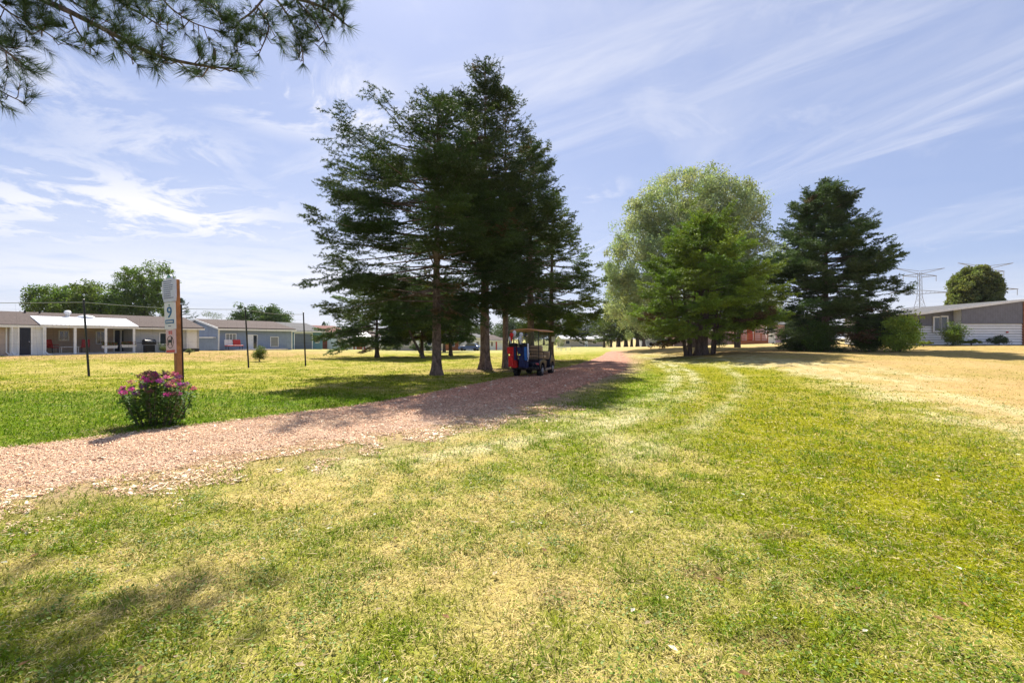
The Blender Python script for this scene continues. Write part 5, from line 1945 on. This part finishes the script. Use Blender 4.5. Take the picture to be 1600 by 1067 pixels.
# shrubbery under the lone spruce
shrub('leafy_bush', 1278, 31.8, 2.2, 2.3, (.085, .155, .035), 'tall leafy dark green bush at the foot of the lone spruce', 305, n=70, per=150, leaf=.13)
shrub('leafy_bush', 1358, 31.4, 2.4, 2.0, (.080, .145, .028), 'broad dense green bush spreading right of the lone spruce trunk', 306, n=70, per=150, leaf=.13)
shrub('bright_bush', 1406, 29.5, 2.1, 2.7, (.27, .37, .06), 'bright yellow-green bush at the left end of the grey building', 307, n=110, per=140, leaf=.13)
shrub('low_dark_bush', 1245, 34.5, 2.2, 1.6, (.045, .070, .025), 'low dark twiggy bush below the left side of the lone spruce', 308, n=30, per=90, leaf=.09)
shrub('window_shrub', 1489, 35.6, 1.9, 1.95, (.125, .190, .035), 'light green shrub growing in front of the grey building window', 309, n=50, per=110, leaf=.10)
shrub('low_hedge', 1518, 36.0, 1.8, .55, (.13, .18, .030), 'low yellow-green plants along the white siding, right of the window shrub', 310, n=24, leaf=.08)
shrub('cut_bush', 1561, 35.8, 1.9, .85, (.050, .085, .030), 'low dark rounded bush by the lap siding at the far right', 311, n=34, leaf=.07)
shrub('garden_plants', 1443, 35.8, 2.2, .5, (.16, .19, .030), 'low bright garden plants below the white siding left of the window', 312, n=24, leaf=.07)

# the dense clipped-looking cedar behind the building
broadleaf('cedar_tree', gp(1522, 47), 'dense rounded cedar rising behind the grey building roof', 8.3,
          [(0, 0, 5.4, 1.65, 2.2, 2.5), (0, 0, 3.3, 2.05, 2.4, 3.0), (.1, 0, 6.5, 1.25, 1.5, 1.4)], (.15, .175, .055), 320, cat='cedar tree', rt=.25, leaf=.22, aspect=.5, nclump=800, per=110, cr=.42, hollow=.80, limbs=8, var=.35)
shrub('far_bush', 1450, 60, 3.6, 3.6, (.15, .20, .04), 'yellow-green treetop showing above the left end of the grey building roof', 321, n=40, leaf=.2)
shrub('far_dark_bush', 1452, 75, 4.5, 6.2, (.05, .085, .03), 'darker treetop just behind the grey building, below the clear pylon', 322, cat='tree', n=40, leaf=.25)

# ------------------------------------------------------------------ trees behind the houses on the left
LB = 'leafy trees behind the houses on the left'
broadleaf('maple_tree', gp(115, 52), 'broad green tree behind the porch roof of the white house', 9.0,
          [(-2.2, 0, 5.2, 2.6, 2.4, 2.0), (2.2, 0, 5.9, 2.6, 2.2, 2.2), (0, 0, 4.2, 4.4, 3.0, 2.4), (3.8, 0, 4.4, 1.8, 2, 2.2)], (.12, .18, .040), 401, LB, 'tree', rt=.25, leaf=.24, nclump=300, per=95, cr=.7, hollow=.5, limbs=18, aspect=.6)
broadleaf('poplar_tree', gp(222, 56), 'tallest leafy tree behind the white house, left of the sign', 11.2,
          [(-1.4, 0, 7.2, 2.0, 2.0, 3.4), (1.7, 0, 7.6, 2.2, 2.0, 3.3), (0, 0, 4.6, 3.9, 2.6, 3.0), (-2.8, 0, 4.9, 1.4, 1.6, 2.3)], (.125, .185, .045), 402, LB, 'tree', rt=.26, leaf=.23, nclump=360, per=85, cr=.65, hollow=.5, limbs=22, aspect=.5)
broadleaf('maple_tree', gp(328, 75), 'small pale bushy tree above the blue house roof ridge', 6.6, [(0, 0, 4.4, 1.7, 1.6, 2.0), (-2, 0, 3.4, 1.2, 1.3, 1.2)], (.10, .14, .045), 403, LB, 'tree', rt=.14, leaf=.2, nclump=40, per=80, cr=.7, limbs=8)
broadleaf('ash_tree', gp(408, 74), 'wide dark green tree with ragged top behind the blue house', 8.1,
          [(-2.6, 0, 5.2, 2.0, 2, 2.2), (1.9, 0, 5.2, 2.6, 2, 2.1), (0, 0, 4.6, 4.8, 2.6, 1.9), (-5.0, 0, 3.6, 1.7, 1.6, 1.1)], (.075, .12, .040), 404, LB, 'tree', rt=.22, leaf=.27, nclump=230, per=80, cr=.75, hollow=.45, limbs=16, aspect=.55)
spruce('blue_spruce', gp(283, 60), 'thin blue-green spruce just right of the sign post top', 6.6, [(.15, 1.4), (.4, 1.9), (.6, 1.6), (.8, .9), (1, .1)], (.050, .085, .060), 405, None, rt=.10, el=(30, 2, -10), step=.45, per=4, dens=.6, nl=.22, nw=.06, sub=False)

# ------------------------------------------------------------------ pines in the middle distance on the left
def mid_pine(px, Y, H, label, seed, lean=(0, 0), prof=None, col=(.070, .115, .032), rt=.16, asym=None, group='pines standing on the left fairway', name='fairway_pine'):
    prof = prof or [(.24, 2.2), (.34, 3.6), (.5, 3.8), (.7, 2.8), (.88, 1.5), (1, .3)]
    return spruce(name, gp(px, Y), label, H, prof, col, seed, group, rt=rt, lean=lean, el=(30, 6, -8), droop=.18, tipup=.08, step=.36, per=6, dens=1.2, nl=.16, nw=.05, needles=9, inner=.3, bark='pine_bark', cat='pine tree', sub=True, twl=.6, asym=asym)


mid_pine(589, 37.5, 6.3, 'dark pine with low boughs spreading left, leftmost on the far fairway', 501, prof=[(.20, 2.8), (.3, 3.9), (.48, 3.9), (.66, 3.0), (.84, 1.8), (1, .3)], asym=lambda a, f, r: 1 + .16 * cos(a - pi))
mid_pine(637, 35.8, 6.5, 'thin pine with a trunk curving strongly left from its base', 502, lean=(-.3, 0), rt=.13, prof=[(.36, 1.4), (.5, 2.2), (.7, 2.0), (.88, 1.2), (1, .2)])
mid_pine(659.5, 39.5, 6.6, 'lighter green pine just left of the nearest spruce trunk', 503, col=(.125, .165, .030), prof=[(.26, 2.0), (.4, 2.7), (.6, 2.4), (.85, 1.3), (1, .2)])
mid_pine(704, 41, 7.0, 'pine with a slightly leaning trunk between the two nearest spruce trunks', 504, lean=(-.5, 0), col=(.055, .09, .024))
mid_pine(694, 56, 7.5, 'far pine half hidden behind the nearest spruce trunk', 505)


def curved_trunk():
    # the sharply leaning foot of the thin pine
    p = [o for o in COL.objects if o.type == 'EMPTY' and o['label'].startswith('thin pine with a trunk')][0]
    d = (662 - 637) / FPX * 35.8
    p.children[0].name
    for ch in list(p.children):
        if ch.name.startswith('trunk'):
            me = ch.data
            for v in me.vertices:
                h = max(0.0, v.co.z)
                v.co.x += d * max(0.0, 1 - h / 2.7) ** 1.25


curved_trunk()

# the row of pines at the end of the path
FR = 'row of pines beyond the end of the path'
row = spruce('row_pine', gp(944, 92), 'pine at the left end of the far row beside the mobile home', 7.6, [(.22, 2.2), (.34, 3.2), (.5, 3.0), (.7, 2.1), (.88, 1.0), (1, .15)], (.080, .112, .030), 601, FR, rt=.22, el=(25, 0, -10), droop=.22, step=.5, per=6, dens=.7,
             nl=.30, nw=.09, needles=8, sub=False, bark='pine_bark', cat='pine tree', twl=.8)
for i, (px, Y, s, lab) in enumerate(((955, 90, 1.0, 'second pine from the left in the far row'), (967, 88, 1.35, 'third pine from the left in the far row, rather taller'), (978, 86, 1.5, 'middle pine of the far row, dark trunk in line with two others'),
                                     (987, 84, 1.1, 'fifth pine from the left in the far row'), (996, 82, 1.4, 'sixth pine from the left in the far row'), (1006, 78, 1.2, 'rightmost pine of the far row, under the willow edge'))):
    copy_tree(row, gp(px, Y), rz=1.3 * i + .7, sc=s, label=lab)
mid_pine(1046, 62, 5.8, 'dark thick-trunked pine between the far row and the broad pine', 602, group=None, rt=.30, name='stout_pine')
broadleaf('silver_tree', gp(965, 100), 'tall pale green tree above the far row of pines', 15.5, [(0, 0, 9.5, 3.2, 3, 4.5), (2.6, 0, 7.5, 3.0, 3, 4), (-1.8, 0, 6, 2.4, 2.4, 3.4)], (.12, .165, .065), 603, None, 'tree', rt=.3, leaf=.34, nclump=150, per=70, cr=1.2, limbs=14, mat='broad_leaf')
broadleaf('small_tree', gp(1151, 46), 'small multi-stemmed tree with bare forking stems behind the pine boughs', 5.2, [(0, 0, 3.9, 2.2, 2, 1.3), (1.2, 0, 3.6, 1.5, 1.5, 1.0)], (.07, .11, .025), 604, None, 'tree', rt=.12, trunks=((-.12, 0), (.10, .05), (.25, -.05)), leaf=.14, nclump=50, per=80, cr=.6, limbs=10, fork=.38)
for i, (px, Y, w, h, c, lab) in enumerate(((704 - 84, 66, 2.2, 1.5, (.05, .08, .03), 'dark low shrub before the beige house left of the leaning trunk'), (650, 70, 2.2, 1.4, (.05, .08, .03), 'round dark shrub at the beige house between the pine trunks'),
                                           (667, 71, 2.0, 1.3, (.05, .085, .03), 'round dark shrub at the right end of the beige house'), (605, 64, 2.6, 1.6, (.11, .13, .06), 'pale brushy shrub beside the camper'),
                                           (1027 + 8, 78, 2.0, 1.8, (.08, .13, .04), 'light green shrub before the far white house'), (950, 112, 3, 2.4, (.12, .15, .06), 'pale shrub at the right end of the mobile home'),
                                           (872, 112, 4, 3.2, (.13, .17, .07), 'pale yellow-green shrub at the left end of the mobile home'))):
    shrub('garden_shrub', px, Y, w, h, c, lab, 620 + i, n=16, per=80, leaf=.16)

# small saplings on the far fairway at the far left and the low rail by the path's end
def rail():
    F = Facade(868, 74, 892, 74)
    g = tz(F.A.x, F.A.y)
    r = empty('rail_barrier', (F.A.x, F.A.y, g), 'low white rail on short posts left of the path end', 'barrier', None, F.rz)
    MB().b2((0, -.04, .62), (F.len, .04, .74)).build('rail', MATS['white_trim'], r)
    for t in (.04, .36, .68, .97):
        MB().b2((F.len * t - .04, -.03, -.1), (F.len * t + .04, .03, .615)).build('post', MATS['white_trim'], r)


rail()


def car(px, Y, label, mat, rz):
    r = empty('parked_car', gp(px, Y), label, 'car', None, rz)
    b = MB().prism([(-2.1, .35), (2.15, .35), (2.2, .7), (1.9, .9), (1.0, 1.0), (-1.9, 1.0), (-2.2, .85)], -.85, .85, 'y'); b.build('body', MATS[mat], r, bevel=.06)
    MB().prism([(-1.7, 1.0), (.95, 1.0), (.35, 1.42), (-1.2, 1.45)], -.76, .76, 'y').build('cabin', MATS['window_glass'], r, bevel=.04)
    MB().prism([(-1.25, 1.452), (.36, 1.425), (.25, 1.47), (-1.1, 1.50)], -.72, .72, 'y').build('roof', MATS[mat], r)
    for x in (-1.35, 1.35):
        for y in (-.80, .80):
            MB().tube([(x, y - .1, .32), (x, y + .1, .32)], .32, 14).build('wheel', MATS['rubber'], r)
    for y in (-.6, .6):
        MB().box((2.17, y, .68), (.06, .3, .12)).build('headlight', MATS['chrome'], r)


car(734, 90, 'far blue car parked between the nearest two spruce trunks', 'car_blue', 2.9)
car(1030, 84, 'far white car parked before the white house under the broad pine', 'car_white', 2.7)

# ------------------------------------------------------------------ trees closing the horizon
BACK = 'trees closing the far horizon'
b1 = broadleaf('horizon_tree', gp(700, 175), 'far tree closing the horizon, seen only as dim green between nearer trees', 11, [(0, 0, 6.8, 5.5, 4, 4.2), (-3, 0, 4.6, 4, 3, 3.6), (3.4, 0, 4.6, 4, 3, 3.4)], (.055, .085, .040), 701, BACK, 'tree', rt=.4, leaf=.55, nclump=70, per=60, cr=1.9, limbs=10)
b2 = spruce('horizon_spruce', gp(725, 170), 'far spruce closing the horizon, seen only as dim green between nearer trees', 12, [(.08, 2.8), (.3, 3.0), (.6, 1.9), (.85, .9), (1, .1)], (.040, .068, .035), 702, BACK, rt=.25, el=(25, 0, -12), step=.8, per=6, dens=.5, nl=.6, nw=.16, needles=7, sub=False, cat='spruce tree')
rs = random.Random(12)
px = 506
while px < 1270:
    Y = rs.uniform(150, 200) if px < 1000 else rs.uniform(90, 120)
    src = b1 if rs.random() < .6 else b2
    s = rs.uniform(.75, 1.15) * (1.0 if 700 < px < 1000 else .72)
    if not (940 < px < 1110):
        copy_tree(src, gp(px, Y), rz=rs.random() * 6.28, sc=s)
    px += rs.uniform(13, 20)
for px, Y, s in ((1400, 105, .7), (1425, 110, .6), (1480, 95, .5), (20, 110, .45), (500, 120, .4), (470, 125, .42)):
    copy_tree(b1, gp(px, Y), rz=rs.random() * 6.28, sc=s)
# each says what it is seen beside
MARKS = ((20, 'the white house porch'), (470, 'the netting post farthest right'), (500, 'the teal garage roof'), (540, 'the garden shed'), (575, 'the orange pavilion'), (610, 'the camper trailer'), (650, 'the leaning pine'),
         (690, 'the leftmost tall spruce trunk'), (735, 'the blue parked car'), (775, 'the small white house'), (815, 'the golf cart roof'), (850, 'the white marker board'), (885, 'the left end of the mobile home'),
         (925, 'the right end of the mobile home'), (1130, 'the round dark bush'), (1180, 'the orange-red deck'), (1215, 'the low dark bush'), (1250, 'the lone spruce'), (1410, 'the bright bush'), (1480, 'the grey building window'))
for o in sorted((o for o in COL.objects if o.name.startswith('horizon_')), key=lambda o: o.location.x / o.location.y):
    p = 800 + FPX * o.location.x / o.location.y
    m_ = min(MARKS, key=lambda q: abs(q[0] - p))
    kind = 'dim spruce' if 'spruce' in o.name else 'dim leafy tree'
    size = 'tall' if o.scale[2] > .88 else 'low' if o.scale[2] < .66 else 'middling'
    side = 'left of' if p < m_[0] - 7 else 'right of' if p > m_[0] + 7 else 'straight behind'
    o['label'] = '%s %s on the horizon, %s %s' % (size, kind, side, m_[1])


# ------------------------------------------------------------------ the white pine whose boughs hang into the frame
def overhang():
    rng = np.random.default_rng(42)
    base = Vector((-10.2, 7.6, tz(-10.2, 7.6)))
    root = empty('white_pine', base, 'large long-needled pine whose boughs hang into the top left corner', 'pine tree')
    o = np.array(base)
    tr = trunk_mb([(0, 0, -.2), (.1, 0, 3), (0, .2, 7), (.2, .1, 12)], [.30, .27, .20, .06], 14, 1.6, rng)
    tr.build('trunk', MATS['pine_bark'], root, smooth=True)
    wood = MB()
    TP, TD, TC = [], [], []
    def P(px, py, D): return np.array(PT(px, py, D)) - o
    T0 = lambda z: np.array((0.05, .1, z))

    def spline(pts, n=16):
        pts = np.array(pts); t = np.linspace(0, len(pts) - 1, n)
        out = []
        for v in t:
            i = min(int(v), len(pts) - 2); f = v - i
            p0 = pts[max(i - 1, 0)]; p1 = pts[i]; p2 = pts[i + 1]; p3 = pts[min(i + 2, len(pts) - 1)]
            out.append(.5 * ((2 * p1) + (-p0 + p2) * f + (2 * p0 - 5 * p1 + 4 * p2 - p3) * f * f + (-p0 + 3 * p1 - 3 * p2 + p3) * f ** 3))
        return np.array(out)

    def tuft(p, d, c=None):
        TP.append(p); TD.append(d); TC.append(np.array((.048, .080, .036)) * rng.uniform(.5, 1.5) if c is None else c)

    def bough(pts, r0, r1, nsub=6, sl=.35, start=.3, dens=1.0):
        q = spline(pts, 20)
        wood.tube(q, list(np.linspace(r0, r1, 20)), 6, cap=False)
        ax = q[-1] - q[-3]; tuft(q[-1], ax / np.linalg.norm(ax)); tuft(q[-1] - ax * .1, ax / np.linalg.norm(ax))
        for k in range(nsub):
            t = start + (1 - start) * (k + rng.random()) / nsub
            i = min(int(t * 19), 18)
            p = q[i]; d = unit(q[i + 1] - q[i])
            s = unit(rng.normal(size=3) * np.array((1, .7, .75)) + d * .7 + np.array((0, 0, -.15)))
            l = sl * rng.uniform(.5, 1.2) * (1.15 - .5 * t)
            m = p + s * l * .5 + np.array((0, 0, -.03)); e = p + s * l + np.array((0, 0, rng.uniform(-.02, .08)))
            wood.tube([p, m, e], [r1 * 1.3, r1, r1 * .6], 4, cap=False)
            dd = unit(e - m)
            for u in np.linspace(.45, 1.0, max(2, int(l / .055))):
                tuft(p + (e - p) * u, dd)
                if rng.random() < .5 * dens:
                    s2 = unit(dd + rng.normal(size=3) * .8); l2 = rng.uniform(.06, .16)
                    a = p + (e - p) * u
                    wood.tube([a, a + s2 * l2], [r1 * .7, r1 * .5], 3, cap=False)
                    tuft(a + s2 * l2, s2); tuft(a + s2 * l2 * .6, s2)
    D = 4.6
    # the long limb running to the right along the top of the frame
    main = [T0(5.0), P(-200, -60, 6.2), P(-20, -30, 5.2), P(85, 8, 4.9), P(160, 45, D), P(240, 85, 4.5), P(310, 102, 4.4), P(365, 108, 4.3)]
    bough(main, .05, .006, 20, .26, .52)
    up = [T0(6.0), P(-60, -190, 6.4), P(180, -110, 5.6), P(330, -50, 5.0), P(430, -12, 4.7), P(500, 10, 4.6), P(545, 42, 4.5)]
    bough(up, .05, .006, 12, .22, .74)
    for pts, ns, sl in (([P(420, -12, 4.7), P(395, 18, 4.6), P(368, 42, 4.6), P(372, 82, 4.5)], 13, .20),
                        ([P(425, -10, 4.7), P(450, 25, 4.6), P(470, 70, 4.5), P(474, 98, 4.5)], 9, .17),
                        ([P(400, 10, 4.65), P(420, 40, 4.6), P(405, 84, 4.5)], 8, .18),
                        ([P(455, -8, 4.7), P(490, 30, 4.6), P(508, 66, 4.5)], 8, .17),
                        ([P(235, -30, 4.9), P(262, 8, 4.7), P(300, 35, 4.6), P(345, 50, 4.5)], 13, .22),
                        ([P(280, -20, 4.9), P(330, 10, 4.7), P(352, 30, 4.6)], 9, .22),
                        ([P(150, -30, 4.9), P(190, 5, 4.7), P(230, 28, 4.6), P(262, 50, 4.5)], 12, .22),
                        ([P(60, -40, 5.0), P(110, 0, 4.8), P(150, 25, 4.7), P(190, 45, 4.6)], 14, .24),
                        ([P(-20, -10, 4.9), P(15, 20, 4.8), P(50, 38, 4.7), P(85, 60, 4.6)], 14, .24),
                        ([P(165, 45, 4.6), P(190, 75, 4.5), P(214, 100, 4.5)], 6, .16),
                        ([P(110, 25, 4.8), P(125, 55, 4.7), P(150, 82, 4.6)], 7, .18),
                        ([P(-60, 30, 4.9), P(-20, 60, 4.7), P(12, 82, 4.6), P(34, 100, 4.5)], 9, .22),
                        ([P(-70, 90, 4.7), P(-35, 120, 4.6), P(5, 145, 4.5), P(36, 160, 4.4)], 10, .20),
                        ([P(-30, 40, 4.9), P(0, 70, 4.8), P(20, 75, 4.7)], 7, .2),
                        ([P(510, -25, 4.8), P(530, 5, 4.7), P(520, 22, 4.6)], 6, .15)):
        bough(pts, .012, .004, ns, sl, .12)
    # boughs higher up, out of the frame, whose shade dapples the near grass
    for sx, sy in ((-2.6, 2.3), (-2.3, 2.7), (-1.9, 2.55), (-1.75, 3.0), (-2.9, 2.8), (-2.1, 2.2), (-1.35, 2.35), (-1.45, 2.9), (-3.3, 3.2), (-2.0, 2.85), (-2.75, 2.55), (-2.45, 2.15), (-3.0, 2.5)):
        hh = (1.60 + .80 * sy) / .352
        e = np.array((sx - .203 * hh, sy + .814 * hh, hh)) - o
        m = np.array((e[0] * .5, e[1] * .45, e[2] + .35))
        bough([T0(e[2] * .9), m, e], .03, .005, 9, .42, .80)
    for k in range(6):
        a = rng.uniform(-.75, .55)
        L = rng.uniform(3.2, 6.2)
        z = rng.uniform(7.8, 11.2)
        e = np.array((cos(a) * L, sin(a) * L + 1.0, z - .3))
        # keep clear of the picture
        wp = e + o
        ratio = (wp[2] - CAM_H) / wp[1]
        if ratio < .86: e[2] = CAM_H + .88 * wp[1] - o[2]
        m = np.array((e[0] * .5, e[1] * .5, e[2] + .5))
        bough([T0(e[2] * .86), m, e], .035, .006, 16, .5, .35)
    TP, TD, TC = map(np.array, (TP, TD, TC))
    V, C = needle_mesh(TP, TD, np.full(len(TP), .035), 30, .145, .0034, rng, TC, spread=.62, tipc=1.1)
    wood.build('boughs', MATS['pine_bark'], root, fixn=False)
    mk('needles', V, np.arange(len(V)).reshape(-1, 3), MATS['needle_leaf'], root, col=C)
    MB().lathe([(.004, 0), (.014, .03), (.017, .07), (.012, .12), (.003, .145)], c=P(335, 78, 4.5) - np.array((0, 0, .13)), n=9).build('pine_cone', MATS['pine_bark'], root, smooth=True)


overhang()


# ------------------------------------------------------------------ thin summer haze
def haze():
    m = bpy.data.materials.new('air')
    m.use_nodes = True
    m.node_tree.nodes.clear()
    T = NT(m.node_tree)
    v = T.n('ShaderNodeVolumePrincipled')
    v.inputs['Color'].default_value = (.80, .87, 1.0, 1)
    v.inputs['Density'].default_value = .00013
    v.inputs['Anisotropy'].default_value = 0.0
    out = T.n('ShaderNodeOutputMaterial')
    T.t.links.new(v.outputs[0], out.inputs['Volume'])
    o = MB().b2((-340, -30, -4.5), (340, 420, 62)).build('haze', m)
    tag(o, kind='stuff')


haze()
